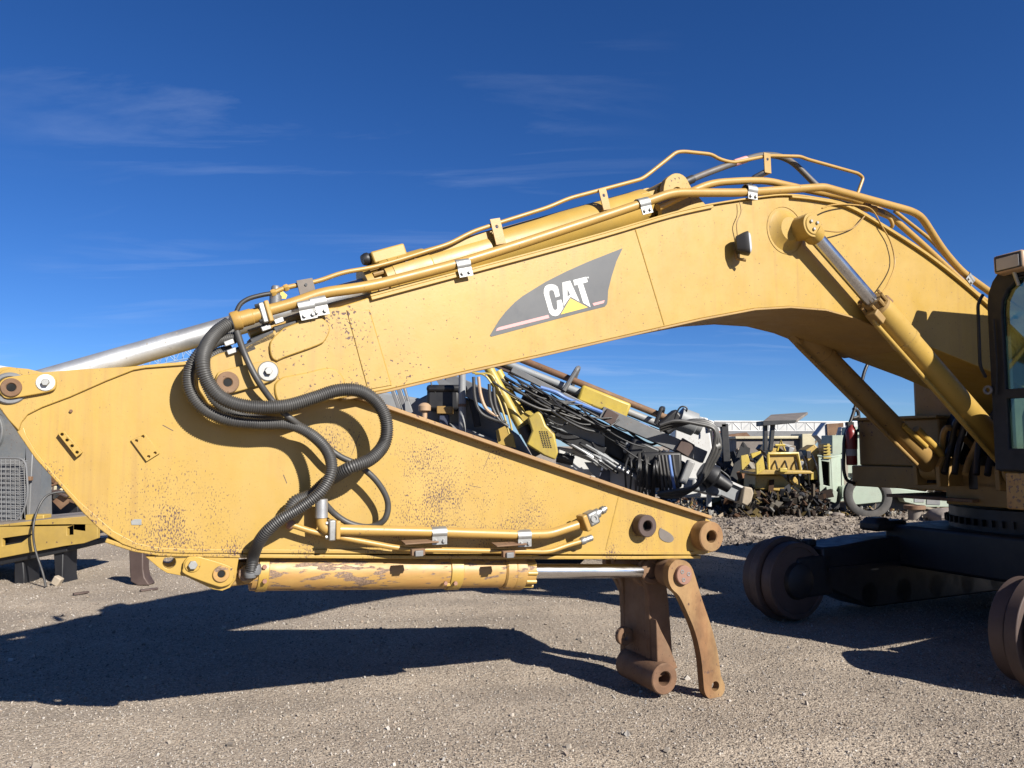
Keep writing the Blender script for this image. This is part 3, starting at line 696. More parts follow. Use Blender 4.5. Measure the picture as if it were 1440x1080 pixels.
for s_ in (-1, 1):
    q0 = b_ + Y_ * (s_ * .17); e0 = P_top[7]; e1 = P_top[9]
    poly = [(b_.x - .15, e0[1] - .02), (b_.x - .12, b_.z + .04), (b_.x - .07, b_.z + .12), (b_.x, b_.z + .15), (b_.x + .07, b_.z + .13), (b_.x + .13, b_.z + .05), (b_.x + .30, b_.z - .10), (b_.x + .34, e0[1] + .0)]
    build('cylinder_bracket', MB().prism(smooth2(poly, 3), q0.y - .025, q0.y + .025, holes=[circ((b_.x, b_.z), .05, 20)]), M['yel'], EX, bev=.006)
build('bracket_pin', MB().cyl(b_ - Y_ * .185, b_ + Y_ * .185, .049, 24), M['dkyel'], EX, bev=.004)
# guard box and raised lid on the barrel's near side
up = Vector((-ax.z, 0, ax.x))
s0, s1, s2 = ts(560), ts(625), ts(700)
mb = MB(); c0 = a + up * .045 + Y_ * -.105
mb.add([c0 + ax * s0 - up * .085, c0 + ax * (s1 + .05) - up * .085, c0 + ax * (s1 + .3) - up * .02, c0 + ax * s2 - up * .02, c0 + ax * s2 + up * .075, c0 + ax * s0 + up * .065] +
       [p + Y_ * .10 for p in (c0 + ax * s0 - up * .085, c0 + ax * (s1 + .05) - up * .085, c0 + ax * (s1 + .3) - up * .02, c0 + ax * s2 - up * .02, c0 + ax * s2 + up * .075, c0 + ax * s0 + up * .065)],
       [(0, 1, 2, 3, 4, 5), (11, 10, 9, 8, 7, 6)] + [(i, i + 6, (i + 1) % 6 + 6, (i + 1) % 6) for i in range(6)])
build('side_guard', mb, M['yel'], sc, bev=.006)
for k, x in enumerate((.04, .10)): build('bolt', MB().lathe(c0 + ax * (s0 + x) + up * .02, -Y_, [(0, .011), (.014, .011)], 6), M['dkyel'], sc)
build('top_box', MB().beam(a + ax * ts(532) + up * .15 + Y_ * .02, a + ax * ts(578) + up * .15 + Y_ * .02, .16, .075, up), M['yel'], sc, bev=.01)
build('top_fitting', MB().lathe(a + ax * ts(522) + up * .16, ax, [(0, .03), (.02, .038), (.04, .038), (.05, .03), (.09, .03)], 14), M['black'], sc)
# small cylinder/pipe run between big pipe and boom
build('lower_pipe', MB().tube([on(560, 422, VB + .12), on(640, 402, VB + .12), on(700, 380, VB + .12), on(800, 350, VB + .12), on(930, 312, VB + .15)], .030, 14), M['pipe'], EX)
q = on(585, 414, VB + .1); q2 = on(598, 410, VB + .1)
build('coupling', MB().lathe(on(583, 418, VB + .10), on(592, 415, VB + .1) - on(583, 418, VB + .1), [(0, .04), (.12, .04), (.122, .036), (.2, .036)], 18), M['yel'], EX)
build('pipe_bed', MB().prism(uz([(455, 440), (520, 424), (900, 318), (905, 311), (700, 370), (520, 418), (460, 434)], VB + .1), VB + .1, VB + .6), M['black'], EX)

# ---- long pipes over the boom
va = VB - .01
big = pipe([(347, 447, va), (372, 438, va), (412, 427, va), (452, 412, va), (520, 403, va), (640, 372, va), (720, 347, va), (850, 304, va), (912, 283, va), (945, 271, va), (1045, 271, va), (1158, 263, va), (1172, 267, va), (1282, 297, va + .05), (1296, 305, va + .1), (1326, 352, va + .14), (1352, 382, va + .16), (1395, 413, va + .18)], .030, va, rad=.12)
big2 = pipe([(925, 292, va + .09), (960, 275, va + .09), (1000, 257, va + .09), (1048, 254, va + .09), (1078, 254, va + .09), (1140, 268, va + .1), (1200, 280, va + .12), (1250, 302, va + .13), (1300, 346, va + .15), (1352, 395, va + .16), (1372, 414, va + .16), (1400, 432, va + .16)], .026, va, rad=.12)
big3 = pipe([(1258, 297, va + .3), (1310, 338, va + .3), (1345, 378, va + .3), (1375, 400, va + .3)], .016, va, rad=.1)
low = pipe([(350, 470, va + .1), (420, 446, va + .1), (470, 430, va + .1), (530, 416, va + .1), (600, 398, va + .1), (640, 388, va + .1)], .024, va, rad=.12)
vt = VC - .13
thin = pipe([(386, 411, vt), (400, 405, vt), (418, 401, vt), (446, 396, vt), (482, 383, vt), (520, 377, vt), (560, 366, vt), (632, 343, vt), (664, 326, vt), (700, 314, vt), (770, 292, vt), (800, 279, vt), (902, 252, vt), (912, 245, vt), (951, 214, vt), (962, 213, vt), (1000, 217, vt), (1012, 224, vt), (1030, 229, vt), (1080, 219, vt), (1125, 220, vt), (1135, 224, vt), (1207, 244, vt), (1214, 250, vt), (1206, 272, vt)], .0135, vt, rad=.06)
for x, y in ((381, 413), (399, 406)): build('pipe_nut', MB().lathe(on(x, y, vt), on(x + 8, y - 3, vt) - on(x, y, vt), [(0, .018), (.006, .021), (.02, .021), (.026, .018)], 6), M['pipe'], thin)
for x, y, ang in ((649, 373, .27), (429, 431, .27), (446, 426, .27), (903, 287, .33), (1054, 268, .0)):
    saddle(x, y, va, ang, .085, .040, 2)
saddle(1362, 391, va + .16, -.75, .085, .036, 2)
# brackets that hold the thin pipe above
def lstrap(px, py, w=.07, h=.16, v=None, m=None, ang=.27, hole=True):
    v = v or vt - .02; c = on(px, py, v); R = Matrix.Rotation(-ang, 3, 'Y'); mb = MB()
    hole_ = [circ((0, h * .18), .011, 12)]
    o = MB().prism([(-w / 2, -h / 2), (w / 2, -h / 2), (w / 2, h / 2), (-w / 2, h / 2)], -.004, .004, holes=hole_ if hole else ())
    mb.add([c + R @ p for p in o.v], o.f); mb.box(c + R @ Vector((0, .04, -h / 2)), (w, .09, .008), R)
    b__ = build('strap', mb, m or M['pipe'], EX, bev=.001)
    build('strap_bolt', MB().lathe(c + R @ Vector((0, -.004, h * .18)), -Y_, [(0, .0085), (.006, .0085)], 6), M['black'], b__)
lstrap(700, 325); lstrap(850, 280, .06, .14); lstrap(1079, 229, .065, .15, ang=.02)
lstrap(431, 405, .09, .10, m=M['sheet'], hole=False)
build('strap_foot', MB().tube([on(1079, 240, vt), on(1060, 250, vt), on(1053, 262, va + .05)], .02, 8), M['black'], EX)
# block at the big pipe's free end
c = on(369, 441, va); R = Matrix.Rotation(-.30, 3, 'Y')
build('flange_block', MB().box(c, (.028, .085, .105), R), M['zinc'], big, bev=.006)
build('flange_block', MB().box(c + R @ Vector((.028, 0, .002)), (.024, .085, .110), R), M['pipe'], big, bev=.006)
build('pipe_collar', MB().lathe(on(326, 453, va), on(358, 444, va) - on(326, 453, va), [(0, .046), (.008, .050), (.04, .050), (.044, .042), (.10, .042), (.104, .038), (.14, .038)], 24), M['pipe'], big)
for dz in (-.04, .04): build('bolt', MB().lathe(c + R @ Vector((-.014, -.03, dz)), R @ Vector((-1, 0, 0)), [(0, .011), (.016, .011)], 6), M['black'], big)
# dark valve fittings under the pipes
for k, (x, y, w_, h_2, an_) in enumerate(((368, 478, .13, .05, .45), (345, 492, .09, .05, .45), (400, 462, .13, .04, .35))):
    q = on(x, y, VB + .06); build('fitting', MB().box(q, (w_, .12, h_2), Matrix.Rotation(-an_, 3, 'Y')), M['black'], EX, bev=.006)
for x, y in ((374, 461), (392, 451), (322, 482), (326, 494)):
    q = on(x, y, VB - .01); build('fitting_bolt', MB().box(q, (.05, .02, .028), Matrix.Rotation(-.4, 3, 'Y')), M['zinc'], EX, bev=.004)
# yellow warning tag behind
build('warning_tag', MB().prism(uz([(386, 420), (396, 408), (404, 415), (402, 420)], VC + .2), VC + .2, VC + .21), M['dyel'], EX)
build('grease_head', MB().lathe(on(388, 402, VC + .15), (0, 0, -1), [(0, .02), (.01, .026), (.05, .026), (.06, .035), (.14, .035)], 12), M['gsteel'], EX)
# black jumper hose over the knee
hs = spline([on(*p) for p in ((948, 264, vt + .02), (985, 247, vt + .02), (1040, 227, vt + .02), (1078, 218, vt + .05), (1112, 227, vt + .08), (1150, 262, vt + .05), (1180, 281, vt), (1215, 291, VB + .12), (1245, 300, VB + .12))], 8)
hk = build('jumper_hose', MB().tube(hs, .024, 12), mat('grey_hose', (.12, .105, .09), .55, dust=.6, dustcol=(.26, .22, .19), nscale=5), EX)
build('hose_ferrule', MB().lathe(on(940, 268, vt + .02), on(965, 257, vt + .02) - on(940, 268, vt + .02), [(0, .022), (.004, .033), (.03, .033), (.034, .025), (.05, .025), (.055, .034), (.13, .034)], 16), M['zinc'], hk)
build('hose_sleeve', MB().tube(resample(hs, .01)[11:20], .031, 14), M['rubber'], hk)
build('hose_tape', MB().tube(resample(hs, .01)[62:76] if len(resample(hs, .01)) > 80 else hs[24:30], .0265, 12), M['dpink'], hk)
build('hose_fitting', MB().lathe(on(1213, 290, VB + .10), on(1235, 296, VB + .10) - on(1213, 290, VB + .10), [(0, .035), (.06, .035), (.062, .028), (.14, .028)], 14), M['dkyel'], hk)
build('elbow', MB().tube(bend([on(1225, 296, VB + .1), on(1252, 307, VB + .1), on(1256, 318, VB + .1), on(1248, 324, VB + .15)], .04), .015, 10), M['pipe'], hk)

# ---- corrugated hoses and their drop
def corr(pts, r, name='corrugated_hose', pitch=.0105, amp=.075):
    P = resample(spline([on(*p) for p in pts], 14), pitch / 4)
    return build(name, MB().tube(P, r, 16, rf=lambda i: 1 + amp * (1 if i % 4 < 2 else -1)), M['hose'], EX, angle=80, fix=False)
v1, v2, v3 = VB - .13, VB - .06, VB - .18
hA = [(322, 455, va), (304, 468, va - .02), (290, 488, v1 + .05), (285, 512, v1), (294, 540, v1), (316, 562, v1), (352, 572, v1), (400, 571, v1), (440, 560, v1), (475, 549, v1), (506, 550, v1), (530, 566, v1), (543, 592, v1), (541, 622, v1), (522, 645, v1 - .03), (492, 658, v1 - .03), (462, 676, v2), (438, 696, v2 + .04), (415, 706, v2 + .04), (406, 722, VS - .1)]
corr(hA, .0325)
hB = [(330, 475, VB + .02), (304, 480, VB), (282, 496, v2), (267, 520, v2), (267, 548, v2), (285, 574, v2), (318, 590, v2), (360, 596, v2), (405, 597, v2), (436, 610, v2 - .02), (460, 634, v3 + .04), (466, 662, v3), (452, 690, v3), (425, 712, v3 + .02), (390, 734, v3 + .05), (368, 756, v3 + .1), (357, 780, VQ - .16), (353, 802, VQ - .13)]
corr(hB, .028)
hD = [(325, 492, VB + .05), (300, 500, VB + .03), (284, 520, v2 + .08), (290, 548, v2 + .08), (312, 572, v2 + .07), (350, 588, v2 + .07), (400, 594, v2 + .05)]
corr(hD, .026)
for v_ in ((352, 812), (358, 808)): build('hose_end', MB().lathe(on(v_[0], v_[1], VQ - .12), (0, 0, 1), [(0, .028), (.02, .034), (.05, .03)], 14), M['gsteel'], bc)
def hose(pts, r, m=None, name='hose', par=None, n=10): return build(name, MB().tube(spline([on(*p) for p in pts], 8), r, n), m or M['hose'], par or EX)
hose([(333, 466, va), (345, 500, v2), (362, 534, v2 - .02), (385, 566, v2), (408, 588, v2 - .03), (440, 612, VS - .1), (475, 640, VS - .12), (505, 655, VS - .12), (530, 677, VS - .12), (545, 705, VS - .11), (541, 730, VS - .1), (520, 741, VS - .07), (492, 736, VS - .07), (470, 722, VS - .07), (452, 702, VS - .09)], .0165)
hose([(332, 440, vt), (338, 428, vt), (350, 420, vt), (368, 415, vt), (380, 413, vt)], .013)

# ---- work lamp hanging on the boom with its wire
c = on(1046, 343, VB - .085); la = Vector((.80, -.60, .06)).normalized(); ls = la.cross(Vector((0, 0, 1))).normalized(); lu = ls.cross(la).normalized()
def slab(prof, off=0):
    mb = MB(); n_ = 20; vs = []; fs = []
    for t, a_, b__ in prof:
        for k in range(n_):
            q = k * math.tau / n_; cs, sn = math.cos(q), math.sin(q)
            vs.append(c + la * (t + off) + ls * (math.copysign(abs(cs) ** .45, cs) * a_) + lu * (math.copysign(abs(sn) ** .45, sn) * b__))
    for i in range(len(prof) - 1):
        for k in range(n_): l_ = (k + 1) % n_; fs.append((i * n_ + k, i * n_ + l_, (i + 1) * n_ + l_, (i + 1) * n_ + k))
    fs.append(tuple(reversed(range(n_)))); fs.append(tuple(range((len(prof) - 1) * n_, len(prof) * n_)))
    return mb.add(vs, fs)
lamp = build('work_lamp', slab([(-.06, .02, .03), (-.05, .04, .055), (.0, .056, .074), (.025, .060, .080), (.032, .058, .078)]), M['rubber'], EX, label='small black work lamp with silver lens hanging on the side of the boom')
build('lamp_lens', slab([(.030, .054, .074), (.042, .046, .066), (.048, .03, .045)]), mat('clear_lens', (.80, .81, .83), .2, .3, vary=.05, bump=0), lamp)
build('lamp_bracket', MB().tube([on(1049, 366, VB - .08), on(1037, 364, VB - .05), on(1034, 352, VB - .005)], .012, 8), M['dkyel'], lamp)
build('wire', MB().tube(spline([on(1035, 357, VB - .01), on(1037, 335, VB - .02), on(1036, 315, VB - .03), on(1042, 298, VB - .03), on(1040, 284, VB - .02)], 8), .0035, 6), M['dkyel'], lamp)
hose([(1156, 293, VB - .12), (1172, 288, VB - .06), (1200, 288, VB - .03), (1225, 294, VB - .03), (1240, 318, VB - .03), (1253, 342, VB - .03), (1258, 372, VB - .04), (1248, 400, VB - .1), (1240, 412, VB - .16)], .0055, M['pipe'], 'grease_line')
hose([(1157, 324, VB - .10), (1180, 326, VB - .04), (1200, 320, VB - .02), (1214, 306, VB - .03), (1218, 300, VB)], .005, M['dkyel'], 'grease_line')

# ---- lift cylinders: near and far
def lift(vn, shift, nm, mt, rodm, fs=0):
    du, dz = shift
    cpn = on(1143, 316, VB - .165); foot = on(1432, 663, VB - .10)
    A = Vector((cpn.x + du, vn, cpn.z + dz)); B = Vector((foot.x + du + fs, vn, foot.z + dz))
    g_ = (B - A).normalized(); L_ = (B - A).length
    tb = (on(1226, 436, VB - .10) - Vector((cpn.x, VB - .1, cpn.z))).length + (.10 if fs else 0)
    o = build(nm, MB().lathe(A, g_, [(tb, .06), (tb + .01, .098), (tb + .05, .103), (tb + .36, .103), (tb + .362, .098), (tb + .37, .106), (tb + .41, .106), (tb + .415, .098), (L_ - .08, .098), (L_ - .04, .07)], 40), mt, EX)
    build('cylinder_rod', MB().lathe(A, g_, [(.06, .052), (tb + .02, .052)], 32), rodm, o)
    build('rod_eye', MB().cyl(A - Y_ * .055, A + Y_ * .085, .088, 36), M['yel'], o, bev=.004)
    build('rod_neck', MB().lathe(A, g_, [(.05, .075), (.11, .070), (.13, .056)], 24), M['yel'], o)
    build('end_cap', MB().lathe(A, g_, [(tb - .06, .058), (tb - .055, .075), (tb - .01, .075), (tb, .10), (tb + .04, .10)], 32), M['dkyel'], o)
    mb = MB()
    for k in range(8):
        e_ = Vector((0, math.cos(k * .785 + .3), math.sin(k * .785 + .3))); e_ = (e_ - g_ * e_.dot(g_)).normalized()
        mb.lathe(A + g_ * (tb - .07) + e_ * .088, g_, [(0, .012), (.09, .012)], 6)
    build('cap_bolts', mb, M['dkyel'], o, kind='stuff')
    s_ = g_.cross(Y_).normalized()
    s_ = s_ if s_.z < 0 else -s_
    build('feed_pipe', MB().tube(bend([A + g_ * (tb + .02) + s_ * .11 + Y_ * -.02, A + g_ * (tb + .06) + s_ * .14 + Y_ * -.03, A + g_ * (L_ * .6) + s_ * .135 + Y_ * -.03, A + g_ * (L_ - .25) + s_ * .13 + Y_ * -.03], .03), .018, 10), mt, o)
    build('port_block', MB().beam(A + g_ * (tb - .03) + s_ * .10 + Y_ * -.03, A + g_ * (tb + .08) + s_ * .10 + Y_ * -.03, .09, .06, s_), M['dkyel'], o, bev=.008)
    build('port_block', MB().beam(A + g_ * (tb + .02) - s_ * .105 + Y_ * -.02, A + g_ * (tb + .10) - s_ * .115 + Y_ * -.02, .035, .03, s_), M['rust'], o, bev=.006)
    for s2 in (-1, 1): build('foot_lug', MB().prism([(B.x - .11, B.z - .16), (B.x - .12, B.z + .02), (B.x - .05, B.z + .11), (B.x + .08, B.z + .11), (B.x + .35, B.z - .05), (B.x + .35, B.z - .16)], B.y + s2 * .115 - .02, B.y + s2 * .115 + .02), M['dkyel'], o, bev=.006)
    build('foot_eye', MB().cyl(B - Y_ * .08, B + Y_ * .08, .11, 28), M['dkyel'], o, bev=.004)
    return o, A
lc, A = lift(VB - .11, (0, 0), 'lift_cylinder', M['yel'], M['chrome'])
build('pin_shaft', MB().cyl(Vector((A.x, VB - .04, A.z)), Vector((A.x, VB + .02, A.z)), .082, 30), M['dkyel'], EX)
f_ = Vector((A.x, VB - .165, A.z))
pc = build('pin_cap', MB().lathe(f_ + Y_ * .02, -Y_, [(0, .070), (.024, .070), (.028, .066)], 32), M['yel'], lc)
for k in range(3):
    q = f_ + Vector((math.cos(k * 2.094 + .45) * .034, -.008, math.sin(k * 2.094 + .45) * .034)); build('bolt', MB().lathe(q, -Y_, [(0, .0115), (.011, .0115), (.013, .009)], 12), M['zinc'], lc)
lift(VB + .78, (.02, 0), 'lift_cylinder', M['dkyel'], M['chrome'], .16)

# ---- upper structure
UF = 5.75
cab = build('cab', MB().box((UF + .92, 3.15, 1.44), (1.8, 1.0, .06)), M['cabblk'], EX, bev=.01)
def fr(y, z): return Vector((UF, y, z))
# front frame: rounded outline, with the glass set inside
fy0, fy1 = 2.65, 3.66
outer = [(fy0, 1.42), (fy1, 1.42), (fy1, 2.66)] + [(fy1 - .28 + .28 * math.cos(a_), 2.66 + .32 * math.sin(a_)) for a_ in (.3, .6, .9, 1.2, 1.5)] + [(fy0 + .4, 3.04), (fy0 + .15, 3.02), (fy0 + .03, 2.96), (fy0, 2.80)]
inner = [(fy0 + .07, 2.02), (fy1 - .11, 2.02), (fy1 - .11, 2.60)] + [(fy1 - .33 + .22 * math.cos(a_), 2.62 + .22 * math.sin(a_)) for a_ in (.3, .7, 1.1, 1.5)] + [(fy0 + .15, 2.86), (fy0 + .07, 2.80)]
inner2 = [(fy0 + .07, 1.58), (fy1 - .11, 1.58), (fy1 - .11, 1.95), (fy0 + .07, 1.95)]
mb0 = MB().prism(outer, 0, .10, holes=[inner, inner2])
def turn(m_, u): # profile drawn in (v, z), extruded along u
    return MB().add([Vector((u + p.y, p.x, p.z)) for p in m_.v], [tuple(reversed(f)) for f in m_.f])
build('front_frame', turn(mb0, UF), M['cabblk'], cab, bev=.008)
build('windshield', turn(MB().prism(inner, 0, .006), UF + .03), M['glass'], cab)
build('lower_window', turn(MB().prism(inner2, 0, .006), UF + .03), M['glass'], cab)
build('roof', MB().prism([(UF + .02, 2.92), (UF + .10, 3.02), (UF + 1.7, 3.05), (UF + 1.8, 2.94)], fy0 + .1, fy1 - .12), M['cabblk'], cab, bev=.02)
for (x, y) in ((UF + 1.75, fy0 + .05), (UF + 1.75, fy1 - .05), (UF + .9, fy0 + .04)):
    build('pillar', MB().box((x, y, 2.2), (.09, .08, 1.5)), M['cabblk'], cab, bev=.01)
build('rear_panel', MB().box((UF + 1.78, 3.15, 2.2), (.05, .96, 1.55)), M['cabblk'], cab)
seat = MB().box((UF + 1.1, 3.15, 1.85), (.5, .5, .14)).box((UF + 1.35, 3.15, 2.2), (.14, .5, .7), Matrix.Rotation(.15, 3, 'Y'))
build('seat', seat, M['sheet'], cab, bev=.04)
build('door_panel', MB().box((UF + .6, fy1 - .02, 1.72), (1.1, .04, .5)), M['sheet'], cab, bev=.01)
build('console', MB().box((UF + .55, 3.46, 1.75), (.35, .2, .5)), M['rubber'], cab, bev=.03)
build('pedal_plate', MB().box((UF + .3, 3.15, 1.56), (.35, .5, .03), Matrix.Rotation(.35, 3, 'Y')), M['gsteel'], cab, bev=.01)
build('wiper', MB().tube([(UF - .02, fy1 - .05, 1.98), (UF - .03, fy1 - .07, 2.2), (UF - .025, fy1 - .06, 2.55)], .009, 6), M['cabblk'], cab)
build('door_catch', MB().ring((UF - .03, fy1 + .01, 2.02), (UF - .01, fy1 + .01, 2.02), .035, .018, 16), M['gsteel'], cab)
build('grab_handle', MB().tube(bend([(UF - .01, fy1 + .02, 2.75), (UF - .06, fy1 + .03, 2.68), (UF - .07, fy1 + .03, 2.2), (UF - .01, fy1 + .03, 2.12)], .04), .012, 8), M['cabblk'], cab)
# cab work light on the roof edge
c = on(1413, 370, 3.60); c = Vector((UF - .03, 3.43, 2.94)); R = Matrix.Rotation(-.04, 3, 'X') @ Matrix.Rotation(.05, 3, 'Y')
wl = build('work_lamp', MB().box(c, (.13, .22, .14), R), M['tan'], EX, bev=.02, label='tan framed work lamp on the front edge of the cab roof')
build('lamp_lens', MB().box(c + R @ Vector((-.066, .0, -.005)), (.012, .165, .09), R), M['lens'], wl, bev=.004)
build('lamp_bezel', MB().box(c + R @ Vector((-.058, 0, 0)), (.02, .20, .12), R), M['rubber'], wl, bev=.01)
build('lamp_stalk', MB().cyl(c - Vector((0, 0, .06)), c + Vector((.05, 0, -.16)), .014, 8), M['zinc'], wl)
# deck, boxes and tanks
deck = build('deck', MB().box((UF + .87, 3.12, 1.27), (1.7, .96, .27)), M['worn'], EX, bev=.01)
build('main_frame', MB().box((8.3, 4.30, 1.16), (2.8, 1.15, .22)).box((7.2, 4.45, 1.32), (.6, .85, .2)), M['dkyel'], EX, bev=.01)
build('side_deck', MB().box((8.6, 5.40, 1.28), (3.4, 1.1, .22)), M['dkyel'], EX, bev=.012)
build('deck_ledge', MB().box((7.3, 5.0, 1.10), (1.0, .9, .03)), M['rust'], EX, bev=.004)
build('boom_lug', MB().prism([(6.7, 1.25), (8.0, 1.25), (7.7, 1.9), (7.4, 2.05), (7.1, 1.9)], VB + .02 - .09, VB - .01), M['dkyel'], EX, bev=.01)
build('boom_lug', MB().prism([(6.7, 1.25), (8.0, 1.25), (7.7, 1.9), (7.4, 2.05), (7.1, 1.9)], VB + .82, VB + .90), M['black'], EX, bev=.01)
bx = build('tool_box', MB().box((7.75, 5.42, 1.63), (1.6, .94, .48)), M['dkyel'], EX, bev=.02)
build('box_lid', MB().box((7.72, 5.42, 1.885), (1.66, .98, .03)), M['dkyel'], bx, bev=.008)
build('box_sticker', MB().prism([(0, 0), (.09, 0), (.09, .11), (.06, .15), (.03, .15), (0, .11)], 0, .003), M['white'], bx) 
s_ = [o for o in bx.children if o.name.startswith('box_sticker')][0]
for v_ in s_.data.vertices: p = v_.co + ORG; v_.co = Vector((6.947 + p.y, 5.32 - p.x, 1.62 + p.z)) - ORG
build('fuel_tank', MB().box((8.05, 5.25, 1.95), (1.3, .62, .95)), M['dkyel'], EX, bev=.04)
build('engine_cover', MB().box((10.3, 4.45, 1.95), (2.2, 2.8, 1.2)), M['dkyel'], EX, bev=.05)
build('counterweight', MB().box((11.7, 4.45, 1.85), (.7, 2.8, 1.3)), M['dkyel'], EX, bev=.12)
build('pump_cover', MB().box((7.55, 4.45, 1.55), (.5, .74, .62)), M['black'], EX, bev=.04)
build('swing_motor', MB().cyl((7.0, 4.25, 1.2), (7.0, 4.25, 1.62), .14, 20).cyl((7.0, 4.6, 1.2), (7.0, 4.6, 1.5), .11, 20), M['black'], EX, bev=.01)
build('valve_block', MB().box((7.7, 4.45, 1.5), (.7, .5, .5)), M['black'], EX, bev=.02)
for i in range(7):
    y = 4.15 + .1 * i; z = 1.5 + random.uniform(-.1, .2)
    P = spline([Vector((7.4, y, z)), Vector((7.0 - .05 * i, y - .08, z + .35)), Vector((6.75, y + .05, z + .1)), Vector((6.6, y + .02, 1.35))], 8)
    build('valve_hose', MB().tube(P, .028, 10), M['black' if i % 3 else 'dkyel'], EX)
# cross pipes with the lit lengths in front of the boom foot
build('cross_pipe', MB().tube(bend([on(1288, 603, 4.75), on(1318, 632, 4.75), on(1338, 668, 4.75)], .05), .035, 12), M['yel'], EX)
build('cross_pipe', MB().tube(bend([on(1270, 598, 4.72), on(1302, 628, 4.72)], .05), .025, 12), M['yel'], EX)
# hand rail with mirror bracket and fire extinguisher
rv = 5.92
rail = [on(*p, rv) for p in ((1228, 497), (1216, 520), (1210, 545), (1199, 585), (1187, 615), (1186, 660), (1190, 676), (1206, 681))]
rl = build('hand_rail', MB().tube(bend(rail, .08), .018, 10), M['black'], EX)
build('mirror_frame', MB().tube(bend([on(1200, 575, rv), on(1207, 578, rv), on(1209, 604, rv), on(1196, 612, rv), on(1190, 606, rv)], .03), .018, 8).tube([on(1197, 590, rv), on(1208, 585, rv)], .015, 6), M['black'], rl)
fx = on(1197, 625, rv - .05)
M['dimwhite'] = mat('greyed_label', (.35, .33, .32), .6)  # white label toned down to grey
fe = build('fire_extinguisher', MB().lathe(fx - Vector((0, 0, .22)), (0, 0, 1), [(0, .05), (.01, .056), (.34, .056), (.38, .045), (.40, .025), (.43, .025)], 20), M['red'], EX)
build('extinguisher_label', MB().lathe(fx - Vector((0, 0, .12)), (0, 0, 1), [(0, .0575), (.07, .0575)], 20), M['dimwhite'], fe)
build('extinguisher_valve', MB().box(fx + Vector((-.01, 0, .22)), (.09, .03, .04)).tube([fx + Vector((.03, 0, .21)), fx + Vector((.09, 0, .12)), fx + Vector((.08, 0, -.05))], .01, 6), M['black'], fe)

# ---- undercarriage without tracks
def idler(u, v, z, r, w, name='idler'):
    c = Vector((u, v, z))
    o = build(name, MB().lathe(c - Y_ * (w / 2), Y_, [(0, r * .70), (0, r), (w * .30, r), (w * .32, r * .86), (w * .36, r * .86), (w * .38, r * 1.12), (w * .62, r * 1.12), (w * .64, r * .86), (w * .68, r * .86), (w * .70, r), (w, r), (w, r * .7)], 56), M['brown'], EX, bev=.006)
    build('idler_rim', MB().ring(c - Y_ * (w / 2 + .012), c - Y_ * (w / 2 - .02), r, r * .86, 56), M['brown'], o)
    build('idler_hub', MB().lathe(c - Y_ * (w / 2 - .01), -Y_, [(0, r * .5), (.05, r * .45), (.08, r * .25)], 32), M['black'], o)
    return c
fz = .375
cf = on(1122, 819, 5.30)
idler(cf.x, 5.30 + .17, fz, .345, .34)
def track(v0, v1, u0, y_id):
    z0, z1 = .20, .66
    prof = [(u0 + .30, .30), (u0 + .30, .66), (u0 + .52, z1), (u0 + 1.0, .70), (u0 + 2.4, .72), (u0 + 4.2, .68), (u0 + 4.2, .06), (u0 + .9, .06), (u0 + .5, .22)]
    o = build('track_frame', MB().prism(prof, v0, v1), M['black'], EX, bev=.02)
    build('yoke', MB().prism([(u0 - .05, .30), (u0 + .02, .22), (u0 + .42, .22), (u0 + .42, .60), (u0, .58), (u0 - .06, .45)], v0 - .0, v0 + .09), M['black'], o, bev=.02)
    build('frame_rib', MB().box((u0 + 2.3, v0 - .01, .46), (3.9, .02, .03)), M['black'], o)
    for k in range(7):
        c = Vector((u0 + .9 + k * .48, (v0 + v1) / 2, .19))
        build('track_roller', MB().cyl(c - Y_ * .2, c + Y_ * .2, .11, 20), M['black'], o)
    return o
tf = track(5.28, 5.68, cf.x, 5.4)
idler(cf.x - .03, 3.14, fz, .345, .34)
track(2.94, 3.34, cf.x - .03, 3.14)
build('car_body', MB().box((7.7, 4.35, .62), (1.9, 2.2, .40)), M['black'], EX, bev=.03)
build('slew_ring', MB().cyl((7.75, 4.45, .80), (7.75, 4.45, 1.02), .82, 48), M['black'], EX)
mb = MB()
for k in range(90):
    a_ = k * math.tau / 60; mb.box((7.75 + math.cos(a_) * .84, 4.45 + math.sin(a_) * .84, .90), (.04, .022, .06), Matrix.Rotation(a_, 3, 'Z'))
build('ring_teeth', mb, M['black'], EX, kind='stuff')
q = on(1242, 738, 5.45); build('tar_lump', MB().box(q, (.45, .22, .10)).box(q + Vector((-.1, 0, .05)), (.2, .18, .06)), M['black'], EX, bev=.03)
q = on(1137, 763, 5.45); build('grease_fitting', MB().box(q, (.12, .1, .07)), M['black'], EX, bev=.02)

# ================================================================== BACKGROUND: everything stands where it stands, in world metres
def tubew(pts, r, n=8, per=6): return MB().tube(spline(pts, per) if per else [Vector(p) for p in pts], r, n)
def cable(P, r, name, m, par): return build(name, tubew(P, r, 8), m, par)
def plate(pts, Y, th): return MB().prism([(at(p[0], p[1], Y).x, at(p[0], p[1], Y).z) for p in pts], Y, Y + th)

# ---- drill rig behind the boom (9 - 10.5 m away)
D = 9.6
dr = thing('drill_rig', 'grey and white rock drill rig in a tangle of hoses, behind the boom and stick', 'drill rig', gnd(860, 760) * 1.0)
dr.location = (1.2, 10.2, 0); BASE[dr.name] = Vector((1.2, 10.2, 0))
# chassis below (mostly hidden by the stick)
build('chassis', MB().box((-.6, 10.7, .75), (3.6, 1.5, .35)), M['lgrey'], dr, bev=.03)
for x in (-1.6, -.5, .6):
    w_ = build('wheel', MB().lathe((x, 9.92, .42), (0, 1, 0), [(0, .26), (.03, .42), (.2, .42), (.25, .26)], 28), M['rubber'], dr)
